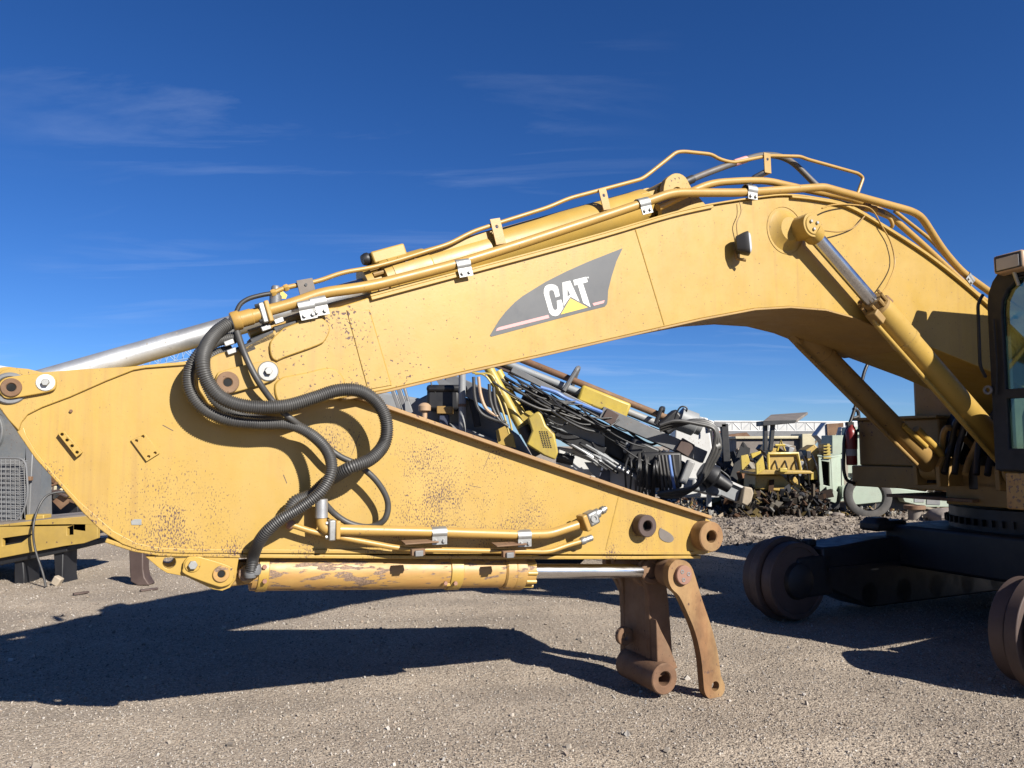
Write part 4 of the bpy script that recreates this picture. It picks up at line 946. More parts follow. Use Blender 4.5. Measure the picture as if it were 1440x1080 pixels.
# engine end (left)
build('engine_hood', plate([(500, 560), (520, 548), (590, 560), (612, 549), (660, 560), (730, 612), (760, 660), (500, 640)], 10.2, .9), M['lgrey'], dr, bev=.03)
build('hood_top', plate([(600, 592), (640, 596), (700, 620), (740, 640), (700, 648), (620, 610)], 9.9, .4), M['lgrey'], dr, bev=.02)
build('muffler', MB().box(at(625, 562, 10.0), (.42, .4, .30)).box(at(630, 548, 10.0), (.52, .45, .10)), M['black'], dr, bev=.04)
build('air_cleaner', MB().box(at(626, 577, 9.8), (.20, .2, .10)), M['dkyel'], dr, bev=.01)
build('air_cleaner_stack', MB().box(at(625, 600, 9.8), (.12, .14, .30)), M['navy'], dr, bev=.01)
c = at(597, 573, 9.7); build('precleaner', MB().lathe(c - Vector((0, 0, .06)), (0, 0, 1), [(0, .05), (.02, .078), (.08, .082), (.11, .05), (.12, .02)], 20).cyl(c - Vector((0, 0, .30)), c - Vector((0, 0, .05)), .035, 12), M['tan'], dr)
c = at(629, 541, 10.0); build('beacon', MB().lathe(c, (0, 0, 1), [(0, .05), (.05, .05), (.08, .03)], 14), M['orange'], dr)
build('exhaust_pipe', MB().cyl(at(650, 608, 9.6), at(650, 522, 9.6), .045, 18), M['lgrey'], dr)
build('exhaust_clamp', MB().cyl(at(650, 572, 9.6), at(650, 568, 9.6), .052, 18), M['rust'], dr)
for k, (p, q, w_) in enumerate((((551, 545), (563, 578), .05), ((560, 544), (572, 580), .06), ((568, 543), (579, 580), .03))):
    build('boom_stay', MB().beam(at(*p, 9.9), at(*q, 9.9), .08, w_), M['gsteel'], dr, bev=.006)
build('stay_bracket', plate([(569, 565), (575, 564), (582, 584), (570, 584)], 9.8, .05), M['lgrey'], dr, bev=.004)
build('lamp_guard', plate([(612, 532), (625, 534), (640, 545), (620, 546)], 9.9, .08), M['gsteel'], dr)
cable([at(606, 537, 9.8), at(608, 545, 9.8), at(612, 552, 9.8)], .008, 'antenna', M['black'], dr)
# canopy beam under the boom
build('cross_beam', MB().beam(at(630, 535, 10.1), at(755, 590, 9.9), .3, .20), M['gsteel'], dr, bev=.01)
build('mast_post', MB().beam(at(664, 560, 10.0), at(672, 600, 10.0), .07, .09), M['black'], dr, bev=.006)
# yellow twin cylinders with their meshed guard
D1 = 9.2
yc = build('tilt_cylinder', MB().cyl(at(686, 515, D1), at(737, 608, D1), .060, 22), M['lemon'], dr)
build('tilt_cylinder', MB().cyl(at(700, 522, D1 + .15), at(740, 595, D1 + .15), .055, 22), M['lemon'], dr)
build('cylinder_rod', MB().cyl(at(735, 600, D1 - .05), at(757, 640, D1 - .05), .065, 20), M['rubber'], dr)
gu = build('cylinder_guard', plate([(742, 587), (757, 578), (762, 583), (768, 598), (780, 610), (785, 636), (781, 647), (765, 641), (740, 625), (748, 606)], D1 - .25, .30), M['lemon'], dr, bev=.02)
build('guard_bracket', plate([(731, 585), (740, 578), (748, 577), (755, 590), (750, 612), (737, 600)], D1 + .0, .06), M['lemon'], dr, bev=.008)
build('guard_bracket', plate([(697, 605), (712, 598), (722, 612), (726, 630), (700, 625)], D1 + .05, .06), M['old'], dr, bev=.008)
for i in range(10):
    for j in range(4):
        p = at(759 + j * 3.3 + i * .65, 607 + i * 2.4 + j * .1, D1 - .251)
        build('mesh_hole', MB().box(p, (.016, .006, .013)), M['black'], gu)
for P in ([(664, 524), (682, 528), (694, 545), (706, 575), (716, 610)], [(668, 526), (690, 527), (702, 548), (714, 580), (720, 605)]):
    cable([at(*p, D1 - .1) for p in P], .012, 'hydraulic_pipe', M['lemon'], dr)
for P in ([(666, 530), (668, 560), (676, 580), (694, 590), (712, 594)], [(688, 540), (690, 565), (700, 588), (715, 600)], [(673, 530), (676, 555), (684, 575), (700, 586)], [(694, 545), (697, 570), (706, 592)]):
    cable([at(*p, D1 - .15) for p in P], .020, 'hose', M['tan'] if P[0][0] == 673 else M['rubber'], dr)
# drill feed: two long rusty pipes, grey rod, drifter and the channel beam
D2 = 9.4
build('drill_rod', MB().cyl(at(712, 497, D2), at(948, 592, D2), .042, 20), M['rust'], dr, label='long rusty drill pipe')
build('feed_rail', MB().cyl(at(700, 506, D2), at(938, 601, D2), .045, 20), M['lgrey'], dr)
build('feed_rail', MB().beam(at(690, 510, D2 + .05), at(930, 610, D2 + .05), .10, .07), M['brown'], dr, bev=.006)
yb = build('rod_sleeve', MB().beam(at(814, 553, D2 - .05), at(882, 580, D2 - .05), .26, .21), M['lemon'], dr, bev=.03)
ub = build('rod_guide', MB().tube(bend([at(793, 549, D2 - .2), at(812, 518, D2 - .2), at(814, 517, D2 + .1), at(803, 548, D2 + .2)], .04), .028, 8), M['gsteel'], dr)
build('rod_guide', MB().tube(bend([at(922, 596, D2 - .2), at(930, 574, D2 - .2), at(933, 574, D2 + .1), at(927, 598, D2 + .2)], .03), .026, 8), M['black'], dr)
build('feed_beam', MB().beam(at(720, 520, D2 - .1), at(850, 585, D2 - .15), .14, .07), M['gsteel'], dr, bev=.006)
fb = build('feed_beam', MB().beam(at(845, 580, D2 - .18), at(990, 643, D2 - .22), .16, .15), M['gsteel'], dr, bev=.006)
build('wear_plate', MB().beam(at(850, 582, D2 - .27), at(866, 591, D2 - .27), .05, .15), M['brown'], dr, bev=.004)
build('wear_plate', MB().beam(at(955, 624, D2 - .32), at(972, 634, D2 - .32), .05, .16), M['brown'], dr, bev=.004)
cable([at(760, 545, D2 - .2), at(782, 552, D2 - .2), at(800, 562, D2 - .2), at(847, 580, D2 - .25)], .024, 'blue_hose', M['blue'], dr)
cable([at(898, 596, D2 - .2), at(912, 602, D2 - .2), at(922, 612, D2 - .2)], .03, 'blue_hose', M['blue'], dr)
# boom proper in dark grey, slanting down to the right
build('main_boom', MB().beam(at(735, 560, D2 + .3), at(955, 668, D2 + .1), .35, .34), M['black'], dr, bev=.03)
build('boom_side', plate([(765, 582), (800, 590), (862, 612), (880, 628), (838, 634), (792, 622), (770, 606)], D2 + .02, .04), M['lgrey'], dr, bev=.01)
build('boom_gusset', plate([(876, 632), (882, 618), (896, 634), (894, 642), (878, 637)], D2 - .2, .05), M['lgrey'], dr, bev=.02)
build('valve_stack', MB().box(at(925, 660, D2 - .1), (.48, .5, .42)).box(at(900, 640, D2 - .1), (.35, .4, .3), Matrix.Rotation(.4, 3, 'Y')), M['black'], dr, bev=.03)
build('slide_block', MB().beam(at(958, 680, D2 - .35), at(972, 648, D2 - .35), .12, .09), M['lgrey'], dr, bev=.02)
c0 = at(958, 588, D2); c1 = at(985, 602, D2)
build('drifter', MB().lathe(at(953, 588, D2), at(985, 600, D2) - at(953, 588, D2), [(0, .10), (.02, .145), (.22, .145), (.24, .11), (.30, .11)], 24), M['lgrey'], dr)
build('drifter_head', MB().beam(at(930, 604, D2), at(956, 584, D2), .2, .2), M['black'], dr, bev=.03)
for k in range(3):
    P = [(928, 604 - k * 3), (950, 598 - k * 3), (980, 592 + k * 2), (1004, 600 + k * 2), (1012 - k * 4, 628), (1002 - k * 4, 652), (980, 682), (950, 698 - k * 4), (925, 694)]
    cable([at(*p, D2 - .45 - .04 * k) for p in P], .030 - .004 * k, 'hose', M['hose'], dr)
build('hose_strap', MB().cyl(at(1006, 628, D2 - .47), at(1012, 626, D2 - .47), .05, 12), M['zinc'], dr)
# white bodywork below and behind
wb = build('body_panel', plate([(785, 628), (860, 640), (900, 650), (905, 715), (785, 690)], 9.45, .5), M['white'], dr, bev=.02)
build('body_seam', MB().box(at(893, 681, 9.44), (.012, .012, .25)), M['gsteel'], dr)
build('body_band', MB().beam(at(862, 660, 9.43), at(900, 664, 9.43), .03, .05), M['gsteel'], dr)
wc = thing('white_mast', 'tall white steel mast standing upright behind the end of the drill rig', 'mast', (2.55, 10.9, 0))
wm = build('mast_column', plate([(950, 596), (975, 584), (996, 588), (1003, 640), (1013, 670), (1012, 700), (945, 700)], 10.8, .35), M['white'], wc, bev=.02)
build('mast_foot', MB().box((2.25, 11.0, .35), (.35, .5, .7)), M['white'], wc, bev=.02)
build('mast_shackle', plate([(996, 590), (1004, 592), (1006, 604), (998, 606)], 10.75, .12), M['white'], wc, bev=.01)
cable([at(989, 588, 10.7), at(994, 592, 10.7), at(996, 600, 10.7), at(996, 608, 10.7)], .010, 'cable', M['black'], wc)
# lettering on the body panel
def text(body, size, loc_, rot, m, parent, th=.004, shear=0):
    cu = bpy.data.curves.new('t', 'FONT'); cu.body = body; cu.size = size; cu.extrude = th; cu.shear = shear; cu.offset = size * .012
    ob = bpy.data.objects.new('t', cu); COL.objects.link(ob)
    dg = bpy.context.evaluated_depsgraph_get(); me = bpy.data.meshes.new_from_object(ob.evaluated_get(dg))
    bpy.data.objects.remove(ob)
    R = Matrix.Translation(Vector(loc_) - BASE[parent.name]) @ Matrix.Rotation(rot[2], 4, 'Z') @ Matrix.Rotation(rot[1], 4, 'Y') @ Matrix.Rotation(rot[0], 4, 'X')
    me.transform(R); me.materials.clear(); me.materials.append(m)
    o = link('lettering', me, parent); BASE[o.name] = BASE[parent.name]; return o
text('425', .11, at(790, 646, 9.445), (math.pi / 2, 0, 0), M['black'], wb)
# outrigger and blade end at the right
rb = build('outrigger_box', plate([(1014, 676), (1020, 673), (1043, 687), (1036, 706), (1004, 692)], 11.0, .3), M['lgrey'], dr, bev=.01)
build('outrigger_edge', MB().beam(at(1010, 670, 10.98), at(1046, 686, 10.98), .04, .03), M['white'], dr)
build('outrigger_pad', plate([(1047, 684), (1058, 686), (1060, 694), (1057, 705), (1051, 712), (1042, 708)], 10.9, .35), M['conc'], dr, bev=.02)
build('swing_casting', MB().lathe(at(985, 660, 10.3), Vector((.8, 0, -.5)), [(0, .1), (.05, .15), (.2, .17), (.25, .1), (.45, .08)], 18), M['black'], dr)
build('swing_arm', MB().beam(at(968, 680, 10.3), at(1008, 690, 10.6), .2, .16), M['lgrey'], dr, bev=.03)
cable([at(1012, 660, 10.7), at(1026, 672, 10.7), at(1026, 686, 10.7), at(1018, 688, 10.7), at(1012, 676, 10.7)], .010, 'cable', M['black'], dr)
build('jack_leg', MB().cyl(at(997, 690, 10.5), at(997, 712, 10.5), .035, 12), M['white'], dr)
cable([at(948, 596, D2 - .1), at(952, 580, D2 - .1), at(958, 572, D2 - .1), at(966, 574, D2 - .1), at(963, 584, D2 - .1)], .010, 'cable', M['black'], dr)
for k in range(5):
    x = 930 + k * 5; cable([at(x - 4, 640, D2 - .42), at(x, 668, D2 - .45), at(x + 3 + k, 700, D2 - .42)], .018, 'hose', M['blue'] if k == 3 else M['rubber'], dr)
for k in range(16):
    x = 884 + rng.random() * 60; cable([at(x, 630 + rng.random() * 15, D2 - .3), at(x - 6 + rng.random() * 10, 660, D2 - .38 - .1 * rng.random()), at(x - 10 + rng.random() * 22, 700, D2 - .3)], .012, 'hose', M['hose'] if k % 3 else M['black'], dr)
for k in range(34):            # hoses sagging along the feed
    x0 = 690 + rng.random() * 190; L_ = 25 + rng.random() * 80; y0 = 512 + (x0 - 690) * .45 + rng.random() * 34; x1 = x0 + L_; y1 = y0 + L_ * .42 + (rng.random() - .5) * 12
    dz = 3 + rng.random() * 9; v_ = D2 - .05 - .35 * rng.random()
    cable([at(x0, y0, v_), at(x0 + L_ * .3, y0 + L_ * .1 + dz, v_ - .05), at(x0 + L_ * .7, y0 + L_ * .3 + dz, v_ - .05), at(x1, y1, v_)], .006 + .012 * rng.random(), 'hose', M['black'] if k % 4 else M['hose'], dr)
for k in range(14):            # grey pipes and stays in front of the white panel
    x0 = 790 + rng.random() * 70; y0 = 612 + (x0 - 790) * .38 + rng.random() * 14; L_ = 25 + rng.random() * 40
    build('stay', MB().tube([at(x0, y0, D2 - .2), at(x0 + L_ * .5, y0 + L_ * .28, D2 - .25), at(x0 + L_, y0 + L_ * .62, D2 - .2)], .012 + .012 * rng.random(), 8), M[('lgrey', 'black', 'gsteel', 'dull')[k % 4]], dr)
build('lower_stay', MB().beam(at(830, 626, D2), at(895, 672, D2), .06, .04), M['lgrey'], dr, bev=.006)
build('lower_stay', MB().beam(at(770, 605, D2), at(850, 636, D2), .09, .12), M['black'], dr, bev=.006)
build('bushing', MB().cyl(at(783, 643, D2), at(806, 648, D2), .06, 18), M['rubber'], dr)
build('small_guard', plate([(822, 650), (846, 650), (842, 675), (832, 665)], D2 - .1, .05), M['gsteel'], dr, bev=.004)
build('small_guard', plate([(846, 655), (858, 662), (858, 678), (842, 672)], D2 + .0, .1), M['navy'], dr, bev=.004)

# ---- left: grey engine unit and the yellow carrier frame under it
ft = thing('steel_carrier', 'weathered yellow steel frame on dark legs at the left edge of the yard', 'frame', gnd(60, 822))
FY = ft.location.y; BASE[ft.name] = Vector(ft.location)
fb_ = [(-160, 745), (0, 738), (60, 731), (122, 726), (137, 737), (137, 757), (118, 764), (90, 768), (0, 785), (-160, 800)]
bp_ = [(at(p[0], p[1], FY).x, at(p[0], p[1], FY).z) for p in fb_]
h1 = [(at(p[0], p[1], FY).x, at(p[0], p[1], FY).z) for p in ((3, 757), (46, 751), (30, 763), (3, 768))]
h2 = [(at(p[0], p[1], FY).x, at(p[0], p[1], FY).z) for p in ((94, 742), (103, 738), (103, 752), (94, 753))]
build('front_beam', MB().prism(bp_, FY, FY + .06, holes=[h1, h2]), M['old'], ft, bev=.005)
build('under_plate', plate([(-160, 790), (0, 774), (94, 768), (94, 776), (0, 795), (-160, 812)], FY + .06, 1.2), M['black'], ft, bev=.01)
build('back_box', plate([(-160, 750), (0, 745), (120, 732), (132, 740), (132, 752), (0, 775), (-160, 790)], FY + .1, 1.0), M['black'], ft, bev=.01)
for (p, w_) in (((20, 785, 34, 822), 0), ((75, 775, 91, 822), 1)):
    build('leg', MB().prism([(at(a_, b_, FY + .1).x, at(a_, b_, FY + .1).z) for a_, b_ in ((p[0], p[1]), (p[2] - 2, p[1]), (p[2] - w_ * 3, p[3] - 12), (p[2], p[3] + 6), (p[0] + w_ * 7, p[3] + 6), (p[0] + w_ * 2, p[3] - 12))], FY + .1, FY + .4), M['black'], ft, bev=.01)
build('top_lug', MB().box(at(54, 729, FY + .15), (.22, .16, .10)), M['old'], ft, bev=.01)
build('top_sheet', plate([(-160, 742), (0, 735), (118, 724), (122, 727), (0, 739), (-160, 746)], FY + .02, 1.1), M['sheet'], ft)
eu = thing('engine_unit', 'grey engine unit with round fan shroud and wire guard, standing on the yellow frame', 'engine', at(-30, 742, FY + .4))
EY = FY + .45; BASE[eu.name] = Vector(eu.location)
hc_ = at(-34, 608, EY)
build('shroud_panel', MB().prism([(at(a_, b_, EY).x, at(a_, b_, EY).z) for a_, b_ in ((-160, 540), (0, 560), (30, 600), (38, 620), (40, 740), (-160, 745))], EY, EY + .5, holes=[circ((hc_.x, hc_.z), .33, 40)]), M['mgrey'], eu, bev=.02)
build('shroud_ring', MB().ring(hc_ - Vector((0, .05, 0)), hc_ + Vector((0, .02, 0)), .36, .33, 48), M['mgrey'], eu)
build('fan_core', MB().cyl(hc_ + Vector((0, .3, 0)), hc_ + Vector((0, .48, 0)), .36, 40), M['black'], eu)
gd = build('guard_frame', MB().tube(bend([at(-120, 644, EY - .15), at(36, 644, EY - .15), at(40, 700, EY - .15), at(26, 734, EY - .15), at(-120, 736, EY - .15)], .12), .012, 8), M['gsteel'], eu)
for k in range(26):
    y = 648 + k * 3.3; x1 = 38 if k < 19 else 38 - (k - 18) * 2.0
    build('guard_wire', MB().tube([at(-30, y, EY - .14), at(5, y + (1 if k % 2 else -.6), EY - .14), at(x1, y, EY - .14)], .0045, 5), M['lgrey'], gd)
for k in range(9):
    x = -18 + k * 6.5; build('guard_wire', MB().tube([at(x, 644, EY - .152), at(x + 1, 734 - max(0, x - 20) * .4, EY - .152)], .004, 5), M['gsteel'], gd)
build('guard_back', plate([(-120, 646), (30, 646), (36, 700), (24, 730), (-120, 732)], EY - .04, .03), M['gsteel'], eu)
build('hinge_post', MB().box(at(45, 685, EY + .1), (.10, .2, 1.1)), M['gsteel'], eu, bev=.01)
build('hinge', MB().box(at(42, 673, EY - .05), (.05, .06, .05)), M['rust'], eu, bev=.006)
cb = [gnd(66, 826) + Vector((0, -.02, .01)), at(60, 805, FY - .15), at(49, 770, FY - .1), at(47, 740, FY - .1), at(55, 712, FY), at(68, 696, FY + .1), at(90, 692, FY + .2), at(105, 698, FY + .3)]
solo('drooping_cable', tubew(cb, .013, 8), M['rubber'], 'thin black cable drooping over the yellow frame down to the gravel', 'cable')
fo_ = gnd(84, 822); solo('broken_concrete', MB().box(fo_ + Vector((0, -.05, .05)), (.09, .08, .10), Matrix.Rotation(.5, 3, 'Y')), M['conc'], 'small pale concrete lump at the foot of the yellow frame', 'rubble', bev=.012)
# brown curved steel tine on the gravel
ty = gnd(193, 823).y
solo('bent_post', MB().prism([(at(a_, b_, ty).x, at(a_, b_, ty).z) for a_, b_ in ((181, 770), (201, 772), (201, 800), (203, 812), (210, 823), (194, 824), (183, 818), (182, 800))], ty, ty + .16), M['brown'], 'dark brown curved steel post standing on the gravel behind the left end of the stick', 'post', bev=.012)
for (p, q, l_) in (((103, 837), (125, 834), 'rusty bar lying on the gravel left of the brown steel post'), ((197, 832), (222, 829), 'short flat strip on the gravel right of the brown steel post')):
    solo('scrap_bar', MB().beam(gnd(*p) + Vector((0, 0, .012)), gnd(*q) + Vector((0, 0, .012)), .04, .02), M['brown'], l_, 'scrap', bev=.004)
# rusty white and yellow scrap machine seen through the gap
sm = thing('scrap_loader', 'rusted yellow and white scrap machine far behind the left end of the stick', 'scrap machine', gnd(90, 720))
SY = sm.location.y; BASE[sm.name] = Vector(sm.location)
SY = 17.0; sm.location = (at(80, 700, 17).x, 17.0, 0); BASE[sm.name] = Vector(sm.location)
build('body', plate([(40, 640), (52, 655), (70, 662), (95, 690), (110, 700), (110, 725), (40, 725)], SY + 1, .8), M['black'], sm, bev=.03)
build('deck', plate([(48, 684), (76, 682), (100, 694), (78, 702), (48, 700)], SY, 1.2), M['cream'], sm, bev=.02)
build('rail', MB().beam(at(48, 664, SY), at(74, 672, SY), .3, .10), M['old'], sm, bev=.02)
for k in range(22):
    p = at(45 + rng.random() * 55, 655 + rng.random() * 22 + (k % 2) * 35, SY - .1 + rng.random() * .4)
    R = Matrix.Rotation(rng.random() * 3, 3, 'Y') @ Matrix.Rotation(rng.random() * 3, 3, 'X')
    build('bent_plate', MB().box(p, (.12 + rng.random() * .35, .25, .05), R), M[('rust', 'cream', 'old', 'sheet', 'brown')[k % 5]], sm, bev=.01)
# white shed roof and blue lattice crane on the skyline
wr = thing('trailer', 'long white trailer roof just showing above the left end of the stick', 'trailer', (at(-60, 700, 24).x, 24, 0))
build('trailer_box', plate([(-260, 505), (0, 514), (75, 526), (75, 640), (-260, 650)], 24, 2.5), M['white'], wr, bev=.03)
for x in (-150, 20): build('trailer_wheel', MB().cyl(Vector((at(x, 600, 24).x, 23.9, .5)), Vector((at(x, 600, 24).x, 24.3, .5)), .5, 20), M['rubber'], wr)
build('trailer_frame', MB().box((at(-90, 600, 24).x, 25, .9), (6.5, 1, 2.2)), M['white'], wr)
def lattice(name, label, A, B, w, h, m, n, rr, base, grp=None):
    t_ = thing(name, label, 'crane', base); A, B = Vector(A), Vector(B); d_ = B - A; L_ = d_.length; d_.normalize()
    s_ = Vector((0, 1, 0)); u_ = s_.cross(d_).normalized()
    if u_.z < 0: u_ = -u_
    C = [s_ * a_ * w / 2 + u_ * b_ * h / 2 for a_ in (-1, 1) for b_ in (-1, 1)]
    for c_ in C: build('chord', MB().tube([A + c_, B + c_], rr, 6), m, t_)
    for k in range(n):
        p = A + d_ * (L_ * k / n); q = A + d_ * (L_ * (k + 1) / n)
        a1, b1 = (C[0], C[1]) if k % 2 else (C[1], C[0])
        build('brace', MB().tube([p + a1, q + b1], rr * .6, 5), m, t_); build('brace', MB().tube([p + a1 + s_ * w, q + b1 + s_ * w], rr * .6, 5), m, t_)
        build('post', MB().tube([p + C[0], p + C[1]], rr * .5, 5), m, t_)
    return t_, C
M['skyblue'] = mat('pale_blue_paint', (.30, .42, .60), .5, bump=0)
lb, _ = lattice('lattice_crane', 'pale blue lattice crane boom on the skyline under the chrome cylinder rod', at(190, 513, 60), at(330, 484, 60), .9, .9, M['skyblue'], 12, .05, (at(250, 500, 60).x, 60, 0))
build('crane_base', MB().box((at(260, 500, 60).x, 60, 3.0), (1.5, 1.2, 6.0)), M['skyblue'], lb)

# ---- right: white crane boom, orange machine, container, dismantled dozer
lc2, C_ = lattice('truck_crane', 'long white lattice crane boom lying level across the back of the yard', at(1000, 600, 34), at(1215, 601, 34), 1.0, .42, M['white'], 17, .05, (at(1100, 600, 34).x, 34, 0))
build('boom_web', plate([(1008, 594.5), (1200, 594.5), (1200, 606), (1008, 606)], 34.2, .05), M['white'], lc2)
build('lower_beam', MB().beam(at(1005, 611, 33.6), at(1200, 611, 33.6), .5, .30), M['gsteel'], lc2)
for x in (1129, 1160, 1010): build('support', MB().box((at(x, 620, 33.9).x, 33.9, .9), (.45, .5, 1.8)), M['white'], lc2)
om = thing('orange_machine', 'orange and red machine parked behind the dark portal frame', 'machine', (at(1020, 640, 27).x, 27, 0))
build('body', plate([(996, 622), (1036, 618), (1036, 645), (996, 645)], 27, 1.5), M['orange'], om, bev=.05)
build('cab', plate([(1005, 607), (1013, 606), (1013, 622), (1003, 622)], 27.2, 1.0), M['orange'], om, bev=.03)
build('top_panel', plate([(1012, 613), (1036, 614), (1036, 620), (1012, 620)], 26.8, .8), M['white'], om, bev=.02)
build('tank', plate([(1022, 612), (1050, 608), (1056, 614), (1030, 616)], 28, .8), M['rust'], om)
for x in (1004, 1028): build('wheel', MB().cyl(Vector((at(x, 640, 26.9).x, 26.8, .55)), Vector((at(x, 640, 26.9).x, 27.2, .55)), .55, 20), M['rubber'], om)
sb = thing('storage_container', 'long beige flat topped container behind the dozer canopy', 'container', (at(1085, 640, 24).x, 24, 0))
build('wall', plate([(1035, 617), (1128, 616), (1128, 656), (1035, 656)], 24, 2.2), M['sheet'], sb, bev=.02)
build('roof', plate([(1034, 613.5), (1130, 613), (1130, 617), (1034, 617.5)], 23.9, 2.4), M['cream'], sb, bev=.02)
build('end_wall', plate([(1128, 610), (1146, 610), (1146, 650), (1128, 650)], 23.8, 1), M['cream'], sb, bev=.02)
pf = thing('portal_frame', 'dark grey steel portal frame standing behind the drill rig\'s right end', 'frame', (at(1022, 650, 20.4).x, 20.4, 0))
build('cross_bar', MB().beam(at(994, 597, 20.4), at(1020, 597, 20.4), .17, .13), M['gsteel'], pf, bev=.01)
build('post', MB().beam(at(1018, 596, 20.4), Vector((at(1024, 660, 20.4).x, 20.4, 0)), .17, .18), M['black'], pf, bev=.01)
build('post', MB().beam(at(996, 596, 21.0), Vector((at(1000, 660, 21.0).x, 21.0, 0)), .17, .17), M['black'], pf, bev=.01)

dz = thing('dismantled_dozer', 'half dismantled yellow dozer with a flat brown canopy on black posts', 'bulldozer', (at(1095, 690, 16).x, 16, 0))
DY = 18.0
cn = MB(); A4 = [at(1072, 592, DY - .4), at(1136, 580, DY - .4), at(1121, 593, DY + .9), at(1085, 594, DY + .9)]
cn = MB().add([at(1073, 592, DY - .6), at(1121, 590, DY - .6), at(1136, 579.5, DY + .9), at(1084, 583, DY + .9)] + [p - Vector((0, 0, .06)) for p in (at(1073, 592, DY - .6), at(1121, 590, DY - .6), at(1136, 579.5, DY + .9), at(1084, 583, DY + .9))],
              [(0, 1, 2, 3), (7, 6, 5, 4), (0, 4, 5, 1), (1, 5, 6, 2), (2, 6, 7, 3), (3, 7, 4, 0)])
build('canopy_roof', cn, M['sheet'], dz, bev=.01)
build('canopy_skirt', plate([(1073, 592), (1121, 590), (1118, 595), (1096, 597), (1073, 599)], DY - .62, .5), M['black'], dz, bev=.01)
for x in ((1076, 1076), (1087, 1083)):
    build('canopy_post', MB().beam(at(x[0], 594, DY - .4), at(x[1], 634, DY - .4), .12, .085), M['black'], dz, bev=.01)
build('radiator_guard', plate([(1079, 638), (1122, 638), (1126, 661), (1081, 662)], DY - .2, .12), M['old'], dz, bev=.015)
build('guard_frame', MB().tube([at(1080, 638, DY - .25), at(1122, 637.5, DY - .25), at(1126, 661, DY - .25)], .035, 8).tube([at(1081, 662, DY - .25), at(1080, 638, DY - .25)], .035, 8), M['lemon'], dz)
build('platform', plate([(1062, 664), (1075, 661), (1140, 662), (1146, 666), (1062, 668)], DY - .8, 1.2), M['old'], dz, bev=.02)
build('lower_body', plate([(1063, 668), (1100, 668), (1118, 688), (1104, 692), (1062, 688)], DY - .4, .9), M['old'], dz, bev=.03)
build('side_plate', plate([(1063, 652), (1073, 640), (1076, 660), (1064, 668)], DY - .9, .08), M['lemon'], dz, bev=.01)
build('side_plate', plate([(1042, 641), (1052, 639), (1055, 650), (1046, 662), (1043, 660)], DY - .6, .1), M['lemon'], dz, bev=.01)
build('side_plate', plate([(1056, 638), (1070, 634), (1071, 637), (1058, 645)], DY - .4, .1), M['lemon'], dz, bev=.01)
build('track_frame', MB().box((at(1098, 700, DY).x, DY + .5, .22), (1.7, 1.4, .42)), M['black'], dz, bev=.05)
for k in range(26):
    p = at(1045 + rng.random() * 110, 628 + rng.random() * 55, DY + .2 + rng.random() * .8)
    build('engine_part', MB().box(p, (.10 + rng.random() * .3, .3, .05 + rng.random() * .16), Matrix.Rotation(rng.random() * 3, 3, 'Y')), M[('black', 'brown', 'rust', 'old', 'gsteel', 'black')[k % 6]], dz, bev=.01)
for k in range(7):
    x = 1058 + k * 14; build('hydraulic_line', MB().tube(spline([at(x, 640, DY + .1), at(x + 6, 655, DY - .3), at(x + 10, 682, DY)], 6), .022, 6), M['black'], dz)
build('seat_frame', MB().tube([at(1093, 634, DY), at(1098, 619, DY), at(1104, 634, DY)], .025, 6).tube([at(1090, 626, DY), at(1104, 626, DY)], .03, 6), M['lemon'], dz)
build('console', plate([(1086, 630), (1092, 630), (1094, 640), (1084, 640)], DY, .4), M['old'], dz)
build('seat', plate([(1110, 628), (1118, 630), (1114, 638), (1108, 638)], DY + .1, .3), M['lgrey'], dz, bev=.02)
build('tow_hook', MB().box(at(1101, 661, DY - .85), (.18, .1, .10)), M['lemon'], dz, bev=.02)
b2 = thing('excavator_bucket', 'yellow digging bucket with ribbed back between the dozer and the pale green machine', 'bucket', (at(1150, 690, 18.6).x, 18.6, 0))
build('shell', plate([(1133, 633), (1146, 625), (1152, 632), (1149, 662), (1141, 672), (1136, 650)], 18.6, .5), M['old'], b2, bev=.02)
for k in range(5): build('rib', MB().box(at(1160, 627 + k * 4.2, 18.5), (.18, .3, .025)), M['lemon'], b2)
build('side', plate([(1163, 624), (1167, 624), (1168, 640), (1162, 640)], 18.5, .5), M['lemon'], b2, bev=.01)
build('base', plate([(1141, 665), (1150, 660), (1150, 674), (1140, 675)], 18.5, .4), M['lemon'], b2, bev=.01)
build('stand', MB().box((at(1148, 690, 18.7).x, 18.7, .3), (.4, .5, .6)), M['black'], b2)
rw = thing('rusted_boom', 'white and rust coloured boom section leaning behind the bucket', 'boom section', (at(1165, 690, 22).x, 22, 0))
build('boom_plate', plate([(1148, 612), (1162, 594), (1188, 594), (1190, 604), (1178, 612), (1160, 624)], 22, .4), M['white'], rw, bev=.02)
build('rusted_face', plate([(1163, 596), (1186, 594.5), (1186, 602), (1172, 614), (1164, 614)], 21.95, .05), M['rust'], rw)
build('prop', MB().beam(at(1186, 602, 21.5), at(1172, 650, 21.5), .25, .20), M['white'], rw, bev=.01)
build('prop', MB().beam(at(1184, 606, 21), Vector((at(1168, 650, 21).x, 21, 0)), .2, .12), M['lgrey'], rw, bev=.01)
build('prop', MB().beam(at(1165, 615, 21), at(1180, 628, 20.8), .08, .05), M['wood'], rw)

